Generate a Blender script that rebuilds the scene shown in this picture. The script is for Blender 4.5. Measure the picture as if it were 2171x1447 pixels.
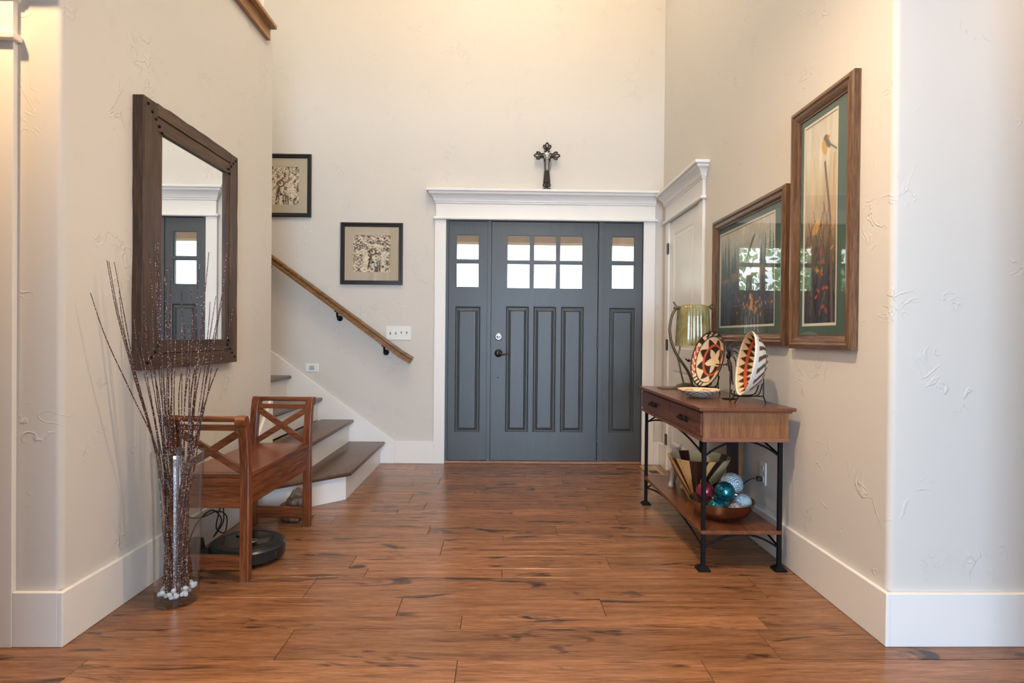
import bpy, bmesh, math, random
import numpy as np
from mathutils import Vector, Matrix, noise as mnoise

# ------------------------------------------------------------------ scene, camera, world, lights
for o in list(bpy.data.objects):
    bpy.data.objects.remove(o)
scn = bpy.context.scene
COL = scn.collection
random.seed(7)
R_ = math.radians
PI = math.pi

CAM_H = 1.068
cam_d = bpy.data.cameras.new('camera')
cam = bpy.data.objects.new('camera', cam_d)
COL.objects.link(cam)
cam_d.sensor_width = 36.0
cam_d.lens = 36.0 * 1260.0 / 2171.0
cam_d.clip_start = 0.02
cam.location = (0, 0, CAM_H)
cam.rotation_mode = 'XYZ'
cam.rotation_euler = (Matrix.Rotation(R_(-1.07), 3, 'Z') @ Matrix.Rotation(R_(90 - 0.385), 3, 'X') @ Matrix.Rotation(R_(0.53), 3, 'Z')).to_euler('XYZ')
scn.camera = cam

world = bpy.data.worlds.new('world')
scn.world = world
world.use_nodes = True
bg = world.node_tree.nodes['Background']
bg.inputs[0].default_value = (0.88, 0.94, 1.0, 1)
bg.inputs[1].default_value = 4.2

scn.view_settings.view_transform = 'Standard'
scn.view_settings.look = 'None'
scn.view_settings.exposure = 0.86
scn.view_settings.gamma = 1.0
scn.view_settings.use_curve_mapping = False

def area(name, loc, rot, sx, sy, power, col):
    d = bpy.data.lights.new(name, 'AREA')
    d.shape = 'RECTANGLE'; d.size = sx; d.size_y = sy
    d.energy = power; d.color = col
    o = bpy.data.objects.new(name, d); COL.objects.link(o)
    o.location = loc; o.rotation_euler = rot
    return o
# daylight entering by the patio window in the back wall behind the camera (it sits in that opening)
area('window_back_offscreen', (0.60, -4.45, 1.35), (R_(90), 0, 0), 1.7, 2.1, 155, (0.45, 0.69, 1.0))

# ------------------------------------------------------------------ node helpers / materials
def new_mat(name):
    m = bpy.data.materials.new(name); m.use_nodes = True
    nt = m.node_tree
    return m, nt, nt.nodes['Principled BSDF']

def N(nt, typ, **kw):
    n = nt.nodes.new(typ)
    for k, v in kw.items():
        if k == 'inp':
            for kk, vv in v.items(): n.inputs[kk].default_value = vv
        else: setattr(n, k, v)
    return n

def plain(name, col, rough=0.5, metal=0.0, spec=None, bump=None, var=0.0, vscale=20.0, **ex):
    m, nt, b = new_mat(name)
    b.inputs['Base Color'].default_value = (*col, 1)
    b.inputs['Roughness'].default_value = rough
    b.inputs['Metallic'].default_value = metal
    if spec is not None: b.inputs['Specular IOR Level'].default_value = spec
    for k, v in ex.items(): b.inputs[k.replace('_', ' ')].default_value = v
    if var or bump:
        tc = N(nt, 'ShaderNodeTexCoord')
        nz = N(nt, 'ShaderNodeTexNoise', inp={'Scale': vscale, 'Detail': 4.0})
        nt.links.new(tc.outputs['Object'], nz.inputs['Vector'])
        if var:
            mx = N(nt, 'ShaderNodeMix', data_type='RGBA')
            mx.inputs[6].default_value = (*[c * (1 - var) for c in col], 1)
            mx.inputs[7].default_value = (*[min(1, c * (1 + var)) for c in col], 1)
            nt.links.new(nz.outputs['Fac'], mx.inputs[0]); nt.links.new(mx.outputs[2], b.inputs['Base Color'])
        if bump:
            bp = N(nt, 'ShaderNodeBump', inp={'Strength': bump, 'Distance': 0.004})
            nt.links.new(nz.outputs['Fac'], bp.inputs['Height']); nt.links.new(bp.outputs['Normal'], b.inputs['Normal'])
    return m

def ramp(nt, stops):
    r = N(nt, 'ShaderNodeValToRGB')
    e = r.color_ramp.elements
    while len(e) < len(stops): e.new(0.5)
    for i, (p, c) in enumerate(stops):
        e[i].position = p; e[i].color = (*c, 1)
    return r

def wood(name, dark, mid, light, axis='x', fine=1.0, rough=0.35, bump=0.15, rand=0.0, knots=0.0, coord='Object', coat=0.0, spec=0.5):
    """stretched grain along one axis; with rand each object gets its own tone and its own stretch of grain"""
    m, nt, b = new_mat(name)
    L = nt.links
    tc = N(nt, 'ShaderNodeTexCoord'); oi = N(nt, 'ShaderNodeObjectInfo')
    if coord == 'World':
        ge = N(nt, 'ShaderNodeNewGeometry'); src = ge.outputs['Position']
    else: src = tc.outputs['Object']
    off = N(nt, 'ShaderNodeVectorMath', operation='SCALE'); off.inputs[0].default_value = (37.0, 53.0, 11.0)
    L.new(oi.outputs['Random'], off.inputs['Scale'])
    ad = N(nt, 'ShaderNodeVectorMath', operation='ADD'); L.new(src, ad.inputs[0]); L.new(off.outputs[0], ad.inputs[1])
    def mapped(long, cross):
        mp = N(nt, 'ShaderNodeMapping')
        sc = [cross, cross, cross]; sc['xyz'.index(axis)] = long
        mp.inputs['Scale'].default_value = sc
        L.new(ad.outputs[0], mp.inputs['Vector']); return mp.outputs[0]
    n1 = N(nt, 'ShaderNodeTexNoise', inp={'Scale': 1.0, 'Detail': 7.0, 'Roughness': 0.62, 'Distortion': 0.5})
    L.new(mapped(2.0 * fine, 26.0 * fine), n1.inputs['Vector'])
    n2 = N(nt, 'ShaderNodeTexNoise', inp={'Scale': 1.0, 'Detail': 5.0, 'Roughness': 0.7})
    L.new(mapped(9.0 * fine, 170.0 * fine), n2.inputs['Vector'])
    mxn = N(nt, 'ShaderNodeMath', operation='MULTIPLY_ADD'); mxn.inputs[1].default_value = 0.58
    L.new(n2.outputs['Fac'], mxn.inputs[0])
    sc1 = N(nt, 'ShaderNodeMath', operation='MULTIPLY'); sc1.inputs[1].default_value = 0.46
    L.new(n1.outputs['Fac'], sc1.inputs[0]); L.new(sc1.outputs[0], mxn.inputs[2])
    rp = ramp(nt, [(0.40, dark), (0.52, mid), (0.65, light)]); L.new(mxn.outputs[0], rp.inputs[0])
    col = rp.outputs[0]
    if knots:
        n3 = N(nt, 'ShaderNodeTexNoise', inp={'Scale': 1.0, 'Detail': 3.0, 'Roughness': 0.6, 'Distortion': 1.2})
        L.new(mapped(2.6, 11.0), n3.inputs['Vector'])
        kr = ramp(nt, [(0.585, (0, 0, 0)), (0.70, (1, 1, 1))]); L.new(n3.outputs['Fac'], kr.inputs[0])
        km = N(nt, 'ShaderNodeMath', operation='MULTIPLY'); km.inputs[1].default_value = knots; L.new(kr.outputs[0], km.inputs[0])
        mk = N(nt, 'ShaderNodeMix', data_type='RGBA'); mk.inputs[7].default_value = (0.012, 0.008, 0.007, 1)
        L.new(km.outputs[0], mk.inputs[0]); L.new(col, mk.inputs[6]); col = mk.outputs[2]
    if rand:
        hs = N(nt, 'ShaderNodeHueSaturation')
        mr = N(nt, 'ShaderNodeMapRange'); mr.inputs[3].default_value = 1 - rand; mr.inputs[4].default_value = 1 + rand * 0.9
        L.new(oi.outputs['Random'], mr.inputs[0]); L.new(mr.outputs[0], hs.inputs['Value'])
        L.new(col, hs.inputs['Color']); col = hs.outputs[0]
    L.new(col, b.inputs['Base Color'])
    b.inputs['Roughness'].default_value = rough
    b.inputs['Specular IOR Level'].default_value = spec
    b.inputs['Coat Weight'].default_value = coat; b.inputs['Coat Roughness'].default_value = 0.15
    if bump:
        bp = N(nt, 'ShaderNodeBump', inp={'Strength': bump, 'Distance': 0.003})
        L.new(mxn.outputs[0], bp.inputs['Height']); L.new(bp.outputs['Normal'], b.inputs['Normal'])
    return m

def vcol(name, rough=0.6, bump=0.0, bscale=200.0, metal=0.0):
    m, nt, b = new_mat(name)
    a = N(nt, 'ShaderNodeAttribute', attribute_name='Col')
    nt.links.new(a.outputs['Color'], b.inputs['Base Color'])
    b.inputs['Roughness'].default_value = rough; b.inputs['Metallic'].default_value = metal
    if bump:
        tc = N(nt, 'ShaderNodeTexCoord'); nz = N(nt, 'ShaderNodeTexNoise', inp={'Scale': bscale, 'Detail': 2.0})
        bp = N(nt, 'ShaderNodeBump', inp={'Strength': bump, 'Distance': 0.002})
        nt.links.new(tc.outputs['Object'], nz.inputs['Vector']); nt.links.new(nz.outputs['Fac'], bp.inputs['Height'])
        nt.links.new(bp.outputs['Normal'], b.inputs['Normal'])
    return m

def pane_glass(name, tint=(1, 1, 1), rough=0.0, f0=0.045):
    m, nt, b = new_mat(name)
    nt.nodes.remove(b); out = nt.nodes['Material Output']
    tr = N(nt, 'ShaderNodeBsdfTransparent'); tr.inputs[0].default_value = (*tint, 1)
    gl = N(nt, 'ShaderNodeBsdfGlossy'); gl.inputs['Roughness'].default_value = rough
    # Schlick reflectance, the same from both faces of the sheet
    ge = N(nt, 'ShaderNodeNewGeometry')
    dt = N(nt, 'ShaderNodeVectorMath', operation='DOT_PRODUCT'); nt.links.new(ge.outputs['Normal'], dt.inputs[0]); nt.links.new(ge.outputs['Incoming'], dt.inputs[1])
    ab = N(nt, 'ShaderNodeMath', operation='ABSOLUTE'); nt.links.new(dt.outputs['Value'], ab.inputs[0])
    om = N(nt, 'ShaderNodeMath', operation='SUBTRACT'); om.inputs[0].default_value = 1.0; nt.links.new(ab.outputs[0], om.inputs[1])
    pw = N(nt, 'ShaderNodeMath', operation='POWER'); pw.inputs[1].default_value = 5.0; nt.links.new(om.outputs[0], pw.inputs[0])
    fr = N(nt, 'ShaderNodeMath', operation='MULTIPLY_ADD'); fr.inputs[1].default_value = 0.94; fr.inputs[2].default_value = f0; nt.links.new(pw.outputs[0], fr.inputs[0])
    mx = N(nt, 'ShaderNodeMixShader')
    nt.links.new(fr.outputs[0], mx.inputs[0]); nt.links.new(tr.outputs[0], mx.inputs[1]); nt.links.new(gl.outputs[0], mx.inputs[2])
    nt.links.new(mx.outputs[0], out.inputs[0])
    return m

def wall_mat():
    m, nt, b = new_mat('wall_paint')
    L = nt.links
    b.inputs['Base Color'].default_value = (0.63, 0.59, 0.535, 1)
    b.inputs['Roughness'].default_value = 0.62
    b.inputs['Specular IOR Level'].default_value = 0.35
    ge = N(nt, 'ShaderNodeNewGeometry')
    # trowel swirls: short ridges of a warped noise, kept only in scattered patches
    n1 = N(nt, 'ShaderNodeTexNoise', inp={'Scale': 7.0, 'Detail': 2.5, 'Roughness': 0.55, 'Distortion': 1.6})
    L.new(ge.outputs['Position'], n1.inputs['Vector'])
    a = N(nt, 'ShaderNodeMath', operation='SUBTRACT'); a.inputs[1].default_value = 0.5; L.new(n1.outputs['Fac'], a.inputs[0])
    ab = N(nt, 'ShaderNodeMath', operation='ABSOLUTE'); L.new(a.outputs[0], ab.inputs[0])
    r1 = ramp(nt, [(0.0, (1, 1, 1)), (0.028, (0, 0, 0))]); L.new(ab.outputs[0], r1.inputs[0])
    n2 = N(nt, 'ShaderNodeTexNoise', inp={'Scale': 5.0, 'Detail': 2.0}); L.new(ge.outputs['Position'], n2.inputs['Vector'])
    r2 = ramp(nt, [(0.555, (0, 0, 0)), (0.66, (1, 1, 1))]); L.new(n2.outputs['Fac'], r2.inputs[0])
    mu = N(nt, 'ShaderNodeMath', operation='MULTIPLY'); L.new(r1.outputs[0], mu.inputs[0]); L.new(r2.outputs[0], mu.inputs[1])
    n3 = N(nt, 'ShaderNodeTexNoise', inp={'Scale': 16.0, 'Detail': 4.0}); L.new(ge.outputs['Position'], n3.inputs['Vector'])
    ad = N(nt, 'ShaderNodeMath', operation='MULTIPLY_ADD'); ad.inputs[1].default_value = 0.22
    L.new(n3.outputs['Fac'], ad.inputs[0]); L.new(mu.outputs[0], ad.inputs[2])
    bp = N(nt, 'ShaderNodeBump', inp={'Strength': 0.42, 'Distance': 0.006}); L.new(ad.outputs[0], bp.inputs['Height'])
    L.new(bp.outputs['Normal'], b.inputs['Normal'])
    return m

M = {}
M['wall'] = wall_mat()
M['white'] = plain('trim_white', (0.80, 0.775, 0.74), 0.32, bump=0.03, vscale=60)
M['ceiling'] = plain('ceiling_white', (0.80, 0.78, 0.74), 0.8, bump=0.1, vscale=40)
M['door'] = wood('slate_paint', (0.054, 0.059, 0.061), (0.059, 0.064, 0.066), (0.064, 0.069, 0.071), 'z', fine=0.8, rough=0.40, bump=0.05)
M['plank'] = wood('floor_wood', (0.120, 0.050, 0.022), (0.235, 0.103, 0.045), (0.345, 0.165, 0.079), 'x', fine=1.15, rough=0.26, bump=0.10, rand=0.17, knots=0.92, coord='World')
M['gap'] = plain('floor_joint', (0.20, 0.09, 0.04), 0.8)
M['tread'] = wood('tread_wood', (0.055, 0.028, 0.017), (0.095, 0.050, 0.030), (0.135, 0.074, 0.045), 'y', fine=0.9, rough=0.28, bump=0.06)
M['oak'] = wood('oak_trim', (0.20, 0.085, 0.025), (0.34, 0.16, 0.052), (0.44, 0.23, 0.085), 'y', fine=1.2, rough=0.4, bump=0.1)
M['rail'] = wood('oak_rail', (0.11, 0.05, 0.018), (0.20, 0.095, 0.032), (0.30, 0.15, 0.055), 'x', fine=1.2, rough=0.32, bump=0.08)
M['bench_x'] = wood('bench_wood_x', (0.070, 0.018, 0.006), (0.150, 0.040, 0.011), (0.24, 0.073, 0.021), 'x', fine=0.8, rough=0.27, bump=0.08)
M['bench_y'] = wood('bench_wood_y', (0.070, 0.018, 0.006), (0.150, 0.040, 0.011), (0.24, 0.073, 0.021), 'y', fine=0.8, rough=0.24, bump=0.08)
M['bench_z'] = wood('bench_wood_z', (0.070, 0.018, 0.006), (0.150, 0.040, 0.011), (0.24, 0.073, 0.021), 'z', fine=0.8, rough=0.27, bump=0.08)
M['table_y'] = wood('console_wood_y', (0.085, 0.028, 0.012), (0.140, 0.046, 0.020), (0.19, 0.068, 0.030), 'y', fine=0.9, rough=0.25, bump=0.05)
M['table_z'] = wood('console_wood_z', (0.125, 0.044, 0.013), (0.205, 0.080, 0.024), (0.29, 0.125, 0.042), 'z', fine=1.0, rough=0.30, bump=0.05)
M['table_x'] = wood('console_wood_x', (0.15, 0.055, 0.030), (0.20, 0.077, 0.043), (0.25, 0.10, 0.058), 'x', fine=1.0, rough=0.32, bump=0.04)
M['mirror_y'] = wood('mirror_wood_y', (0.016, 0.008, 0.004), (0.058, 0.027, 0.011), (0.120, 0.060, 0.026), 'y', fine=0.7, rough=0.5, bump=0.35)
M['mirror_z'] = wood('mirror_wood_z', (0.016, 0.008, 0.004), (0.058, 0.026, 0.011), (0.125, 0.060, 0.025), 'z', fine=0.7, rough=0.5, bump=0.35)
M['frame_y'] = wood('oak_frame_y', (0.050, 0.022, 0.010), (0.125, 0.060, 0.028), (0.21, 0.11, 0.055), 'y', fine=1.6, rough=0.28, bump=0.12)
M['frame_z'] = wood('oak_frame_z', (0.050, 0.022, 0.010), (0.125, 0.060, 0.028), (0.21, 0.11, 0.055), 'z', fine=1.6, rough=0.28, bump=0.12)
M['blackframe'] = plain('black_frame', (0.016, 0.013, 0.011), 0.35, var=0.3, vscale=40)
M['mat_grey'] = plain('mat_board_taupe', (0.50, 0.42, 0.32), 0.9)
M['mat_green'] = plain('mat_board_green', (0.070, 0.122, 0.102), 0.8)
M['mat_cream'] = plain('mat_board_cream', (0.72, 0.66, 0.58), 0.8)
M['mirror'] = plain('mirror_silver', (0.93, 0.95, 0.94), 0.0, 1.0)
M['glass'] = pane_glass('pane_glass', (0.97, 0.985, 0.98))
M['artglass'] = pane_glass('picture_glass', (0.97, 0.98, 0.97), f0=0.075)
M['vase'] = pane_glass('vase_glass', (0.965, 0.98, 0.98), f0=0.06)
M['iron'] = plain('black_iron', (0.004, 0.004, 0.0045), 0.55, 0.0, spec=0.15)
M['bronze'] = plain('dark_bronze', (0.035, 0.028, 0.022), 0.32, 0.7)
M['hinge'] = plain('hinge_bronze', (0.030, 0.026, 0.022), 0.4, 0.6)
M['lampmetal'] = plain('antique_brass', (0.115, 0.082, 0.042), 0.36, 0.8, var=0.4, vscale=60)
M['chrome'] = plain('satin_nickel', (0.36, 0.36, 0.35), 0.28, 1.0)
M['plate'] = plain('plastic_white', (0.76, 0.76, 0.72), 0.35)
M['slot'] = plain('plastic_slot', (0.10, 0.10, 0.09), 0.6)
M['copper'] = plain('copper_hammered', (0.40, 0.26, 0.19), 0.20, 1.0, var=0.25, bump=0.15, vscale=45)
M['rubber'] = plain('black_plastic', (0.008, 0.009, 0.010), 0.42)
M['robot_side'] = plain('grey_plastic', (0.011, 0.013, 0.015), 0.30)
M['robot_top'] = plain('gloss_black', (0.006, 0.007, 0.008), 0.12)
M['print'] = vcol('art_print', 0.7)
M['weave'] = vcol('woven_coil', 0.75, 0.6, 260.0)
M['inlay'] = vcol('inlaid_wood', 0.28)
M['dogclay'] = plain('brindle_resin', (0.15, 0.078, 0.038), 0.5, var=0.6, vscale=28)
M['register'] = wood('register_wood', (0.28, 0.16, 0.085), (0.40, 0.25, 0.14), (0.48, 0.32, 0.19), 'y', fine=1.0, rough=0.4)
M['threshold'] = wood('threshold_wood', (0.20, 0.09, 0.05), (0.30, 0.15, 0.09), (0.38, 0.21, 0.13), 'x', fine=1.5, rough=0.45)
M['bead'] = plain('clear_bead', (0.90, 0.90, 0.93), 0.05, 0.0, spec=0.8, Transmission_Weight=0.35)
M['cable'] = plain('black_cable', (0.008, 0.008, 0.008), 0.45)
M['concrete'] = plain('porch_concrete', (0.5, 0.48, 0.45), 0.8, var=0.1)
M['timber'] = plain('porch_timber', (0.20, 0.115, 0.075), 0.7, var=0.25, vscale=6)
M['lawn'] = plain('lawn_green', (0.12, 0.19, 0.06), 0.9, var=0.3, vscale=3)
M['leaf'] = plain('leaf_green', (0.30, 0.46, 0.22), 0.6, var=0.4, vscale=2)
M['bark'] = plain('tree_bark', (0.09, 0.06, 0.04), 0.9)

def speckle(name, base, spark, scale=900.0, thr=0.16, rough=0.5):
    m, nt, b = new_mat(name)
    tc = N(nt, 'ShaderNodeTexCoord'); v = N(nt, 'ShaderNodeTexVoronoi', inp={'Scale': scale})
    nt.links.new(tc.outputs['Object'], v.inputs['Vector'])
    r = ramp(nt, [(thr, spark), (thr + 0.06, base)]); nt.links.new(v.outputs['Distance'], r.inputs[0])
    nt.links.new(r.outputs[0], b.inputs['Base Color']); b.inputs['Roughness'].default_value = rough
    return m
M['twig'] = speckle('glitter_twig', (0.050, 0.016, 0.013), (0.75, 0.52, 0.42), 150.0, 0.25, 0.4)

def crackle(name, c1, c2, scale, rough, metal, bump=0.3):
    m, nt, b = new_mat(name)
    tc = N(nt, 'ShaderNodeTexCoord'); v = N(nt, 'ShaderNodeTexVoronoi', inp={'Scale': scale})
    nt.links.new(tc.outputs['Object'], v.inputs['Vector'])
    mx = N(nt, 'ShaderNodeMix', data_type='RGBA'); mx.inputs[6].default_value = (*c1, 1); mx.inputs[7].default_value = (*c2, 1)
    sp = N(nt, 'ShaderNodeSeparateColor'); nt.links.new(v.outputs['Color'], sp.inputs[0])
    nt.links.new(sp.outputs[0], mx.inputs[0]); nt.links.new(mx.outputs[2], b.inputs['Base Color'])
    b.inputs['Roughness'].default_value = rough; b.inputs['Metallic'].default_value = metal
    bp = N(nt, 'ShaderNodeBump', inp={'Strength': bump, 'Distance': 0.002}); nt.links.new(v.outputs['Distance'], bp.inputs['Height'])
    nt.links.new(bp.outputs['Normal'], b.inputs['Normal'])
    return m
M['ball_teal'] = crackle('teal_mosaic', (0.004, 0.07, 0.105), (0.03, 0.24, 0.31), 170.0, 0.16, 0.75)
M['ball_red'] = crackle('red_mosaic', (0.16, 0.010, 0.022), (0.36, 0.045, 0.07), 190.0, 0.22, 0.5)

def swirl(name, c1, c2, scale, rough, metal):
    m, nt, b = new_mat(name)
    tc = N(nt, 'ShaderNodeTexCoord')
    n = N(nt, 'ShaderNodeTexVoronoi', inp={'Scale': scale * 0.35}); nt.links.new(tc.outputs['Object'], n.inputs['Vector'])
    ml = N(nt, 'ShaderNodeMath', operation='MULTIPLY'); ml.inputs[1].default_value = 32.0; nt.links.new(n.outputs['Distance'], ml.inputs[0])
    si = N(nt, 'ShaderNodeMath', operation='SINE'); nt.links.new(ml.outputs[0], si.inputs[0])
    r = ramp(nt, [(0.25, c1), (0.75, c2)])
    ma = N(nt, 'ShaderNodeMath', operation='MULTIPLY_ADD'); ma.inputs[1].default_value = 0.5; ma.inputs[2].default_value = 0.5
    nt.links.new(si.outputs[0], ma.inputs[0]); nt.links.new(ma.outputs[0], r.inputs[0])
    nt.links.new(r.outputs[0], b.inputs['Base Color'])
    b.inputs['Roughness'].default_value = rough; b.inputs['Metallic'].default_value = metal
    bp = N(nt, 'ShaderNodeBump', inp={'Strength': 0.6, 'Distance': 0.003}); nt.links.new(ma.outputs[0], bp.inputs['Height'])
    nt.links.new(bp.outputs['Normal'], b.inputs['Normal'])
    return m
M['ball_silver'] = swirl('silver_blue_swirl', (0.18, 0.30, 0.40), (0.62, 0.70, 0.76), 70.0, 0.35, 0.3)
M['ball_pale'] = swirl('pale_blue_dots', (0.22, 0.42, 0.52), (0.74, 0.80, 0.82), 160.0, 0.3, 0.2)
M['ball_white'] = swirl('white_black_lace', (0.03, 0.03, 0.03), (0.78, 0.76, 0.72), 190.0, 0.4, 0.0)

def shade_mat():
    m, nt, b = new_mat('amber_green_glass')
    tc = N(nt, 'ShaderNodeTexCoord'); nz = N(nt, 'ShaderNodeTexNoise', inp={'Scale': 14.0, 'Detail': 4.0})
    nt.links.new(tc.outputs['Object'], nz.inputs['Vector'])
    r = ramp(nt, [(0.35, (0.30, 0.21, 0.05)), (0.55, (0.36, 0.32, 0.13)), (0.72, (0.48, 0.46, 0.26))])
    nt.links.new(nz.outputs['Fac'], r.inputs[0]); nt.links.new(r.outputs[0], b.inputs['Base Color'])
    b.inputs['Roughness'].default_value = 0.14
    b.inputs['Transmission Weight'].default_value = 0.35
    b.inputs['Coat Weight'].default_value = 0.6
    return m
M['shade'] = shade_mat()

# ------------------------------------------------------------------ mesh helpers
ORG = {}

class MB:
    def __init__(s): s.v = []; s.f = []
    def add(s, vs, fs):
        n = len(s.v); s.v += [tuple(v) for v in vs]; s.f += [tuple(i + n for i in f) for f in fs]; return s
    def box(s, x0, x1, y0, y1, z0, z1):
        return s.add([(x0,y0,z0),(x1,y0,z0),(x1,y1,z0),(x0,y1,z0),(x0,y0,z1),(x1,y0,z1),(x1,y1,z1),(x0,y1,z1)],
                     [(0,3,2,1),(4,5,6,7),(0,1,5,4),(1,2,6,5),(2,3,7,6),(3,0,4,7)])
    def bar(s, p, q, w, h, up=(0,0,1)):
        p = Vector(p); q = Vector(q); d = (q - p).normalized()
        a = d.cross(Vector(up)).normalized(); b = a.cross(d)
        vs = []
        for c in (p, q):
            for i, j in ((-1,-1),(1,-1),(1,1),(-1,1)): vs.append(c + a * (i * w / 2) + b * (j * h / 2))
        return s.add(vs, [(0,1,2,3),(7,6,5,4),(0,4,5,1),(1,5,6,2),(2,6,7,3),(3,7,4,0)])
    def tube(s, pts, r, seg=8, cap=True):
        pts = [Vector(p) for p in pts]; n = len(pts)
        rs = r if isinstance(r, (list, tuple)) else [r] * n
        vs = []; fs = []
        ref = None
        for i, p in enumerate(pts):
            t = (pts[min(i + 1, n - 1)] - pts[max(i - 1, 0)]).normalized()
            if ref is None:
                ref = Vector((0, 0, 1)) if abs(t.z) < 0.9 else Vector((1, 0, 0))
            a = (ref - t * ref.dot(t)).normalized(); b = t.cross(a); ref = a
            for k in range(seg):
                an = 2 * PI * k / seg
                vs.append(p + (a * math.cos(an) + b * math.sin(an)) * rs[i])
        for i in range(n - 1):
            for k in range(seg):
                k2 = (k + 1) % seg
                fs.append((i*seg+k, i*seg+k2, (i+1)*seg+k2, (i+1)*seg+k))
        if cap:
            fs.append(tuple(range(seg - 1, -1, -1))); fs.append(tuple((n-1)*seg + k for k in range(seg)))
        return s.add(vs, fs)
    def lathe(s, prof, c=(0,0,0), seg=32, cap=(True, True), rfun=None):
        vs = []; fs = []; n = len(prof)
        for (r, z) in prof:
            for k in range(seg):
                an = 2 * PI * k / seg
                rr = r * (rfun(an, z) if rfun else 1)
                vs.append((c[0] + rr * math.cos(an), c[1] + rr * math.sin(an), c[2] + z))
        for i in range(n - 1):
            for k in range(seg):
                k2 = (k + 1) % seg
                fs.append((i*seg+k, i*seg+k2, (i+1)*seg+k2, (i+1)*seg+k))
        if cap[0]: fs.append(tuple(range(seg - 1, -1, -1)))
        if cap[1]: fs.append(tuple((n-1)*seg + k for k in range(seg)))
        return s.add(vs, fs)
    def sphere(s, c, r, seg=16, rings=10):
        if not isinstance(r, (list, tuple)): r = (r, r, r)
        vs = [(c[0], c[1], c[2] + r[2])]; fs = []
        for i in range(1, rings):
            th = PI * i / rings
            for k in range(seg):
                an = 2 * PI * k / seg
                vs.append((c[0] + r[0]*math.sin(th)*math.cos(an), c[1] + r[1]*math.sin(th)*math.sin(an), c[2] + r[2]*math.cos(th)))
        vs.append((c[0], c[1], c[2] - r[2])); L = len(vs) - 1
        for k in range(seg):
            k2 = (k + 1) % seg
            fs.append((0, 1 + k, 1 + k2))
            for i in range(rings - 2):
                a = 1 + i * seg
                fs.append((a + k, a + seg + k, a + seg + k2, a + k2))
            a = 1 + (rings - 2) * seg
            fs.append((a + k, L, a + k2))
        return s.add(vs, fs)
    def prism(s, poly, a, b, axis='z'):
        n = len(poly); vs = []
        for t in (a, b):
            for (u, w) in poly:
                vs.append({'z': (u, w, t), 'y': (u, t, w), 'x': (t, u, w)}[axis])
        fs = [tuple(range(n - 1, -1, -1)), tuple(range(n, 2 * n))]
        for i in range(n):
            j = (i + 1) % n; fs.append((i, j, n + j, n + i))
        return s.add(vs, fs)
    def loft(s, loops, cap=True, closed=True):
        n = len(loops[0]); vs = [p for l in loops for p in l]; fs = []
        for i in range(len(loops) - 1):
            for k in range(n if closed else n - 1):
                k2 = (k + 1) % n
                fs.append((i*n+k, i*n+k2, (i+1)*n+k2, (i+1)*n+k))
        if cap:
            fs.append(tuple(range(n - 1, -1, -1))); fs.append(tuple((len(loops)-1)*n + k for k in range(n)))
        return s.add(vs, fs)
    def slab(s, us, ws, holes, d0, d1, axis='y'):
        """a board in the u-w plane from depth d0 to d1 with rectangular holes, faces only where they show"""
        U = sorted(set([us[0], us[1]] + [h[0] for h in holes] + [h[1] for h in holes]))
        W = sorted(set([ws[0], ws[1]] + [h[2] for h in holes] + [h[3] for h in holes]))
        def P(u, w, d): return (u, d, w) if axis == 'y' else (d, u, w)
        def solid(i, j):
            if i < 0 or j < 0 or i >= len(U) - 1 or j >= len(W) - 1: return False
            cu = (U[i] + U[i+1]) / 2; cw = (W[j] + W[j+1]) / 2
            return not any(h[0] < cu < h[1] and h[2] < cw < h[3] for h in holes)
        for i in range(len(U) - 1):
            for j in range(len(W) - 1):
                if not solid(i, j): continue
                a, b, c, e = U[i], U[i+1], W[j], W[j+1]
                s.add([P(a,c,d0),P(b,c,d0),P(b,e,d0),P(a,e,d0)], [(0,1,2,3)])
                s.add([P(a,c,d1),P(b,c,d1),P(b,e,d1),P(a,e,d1)], [(3,2,1,0)])
                if not solid(i-1, j): s.add([P(a,c,d0),P(a,c,d1),P(a,e,d1),P(a,e,d0)], [(3,2,1,0)])
                if not solid(i+1, j): s.add([P(b,c,d0),P(b,c,d1),P(b,e,d1),P(b,e,d0)], [(0,1,2,3)])
                if not solid(i, j-1): s.add([P(a,c,d0),P(b,c,d0),P(b,c,d1),P(a,c,d1)], [(3,2,1,0)])
                if not solid(i, j+1): s.add([P(a,e,d0),P(b,e,d0),P(b,e,d1),P(a,e,d1)], [(0,1,2,3)])
        return s
    def build(s, name, mat, parent=None, loc=None, smooth=None, bevel=0.0, bseg=2, merge=True, colors=None):
        org = Vector(loc) if loc is not None else (ORG[parent.name] if parent is not None else Vector((0, 0, 0)))
        me = bpy.data.meshes.new(name)
        me.from_pydata([tuple(Vector(v) - org) for v in s.v], [], s.f)
        if colors is not None:
            at = me.color_attributes.new('Col', 'FLOAT_COLOR', 'POINT')
            flat = np.ones((len(s.v), 4), np.float32); flat[:, :3] = np.array(colors, np.float32)
            at.data.foreach_set('color', flat.ravel())
        bm = bmesh.new(); bm.from_mesh(me)
        if merge and colors is None: bmesh.ops.remove_doubles(bm, verts=bm.verts, dist=1e-5)
        bmesh.ops.recalc_face_normals(bm, faces=bm.faces)
        bm.to_mesh(me); bm.free()
        me.materials.append(M[mat])
        if smooth is not None:
            me.shade_smooth(); me.set_sharp_from_angle(angle=R_(smooth))
        o = bpy.data.objects.new(name, me); COL.objects.link(o)
        if parent is not None:
            o.parent = parent
        elif loc is not None: o.location = loc
        ORG[o.name] = org
        if bevel:
            mo = o.modifiers.new('edge', 'BEVEL'); mo.width = bevel; mo.segments = bseg; mo.limit_method = 'ANGLE'; mo.angle_limit = R_(35)
        return o

def tag(o, label=None, cat=None, group=None, kind=None):
    if label: o['label'] = label
    if cat: o['category'] = cat
    if group: o['group'] = group
    if kind: o['kind'] = kind
    return o

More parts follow.
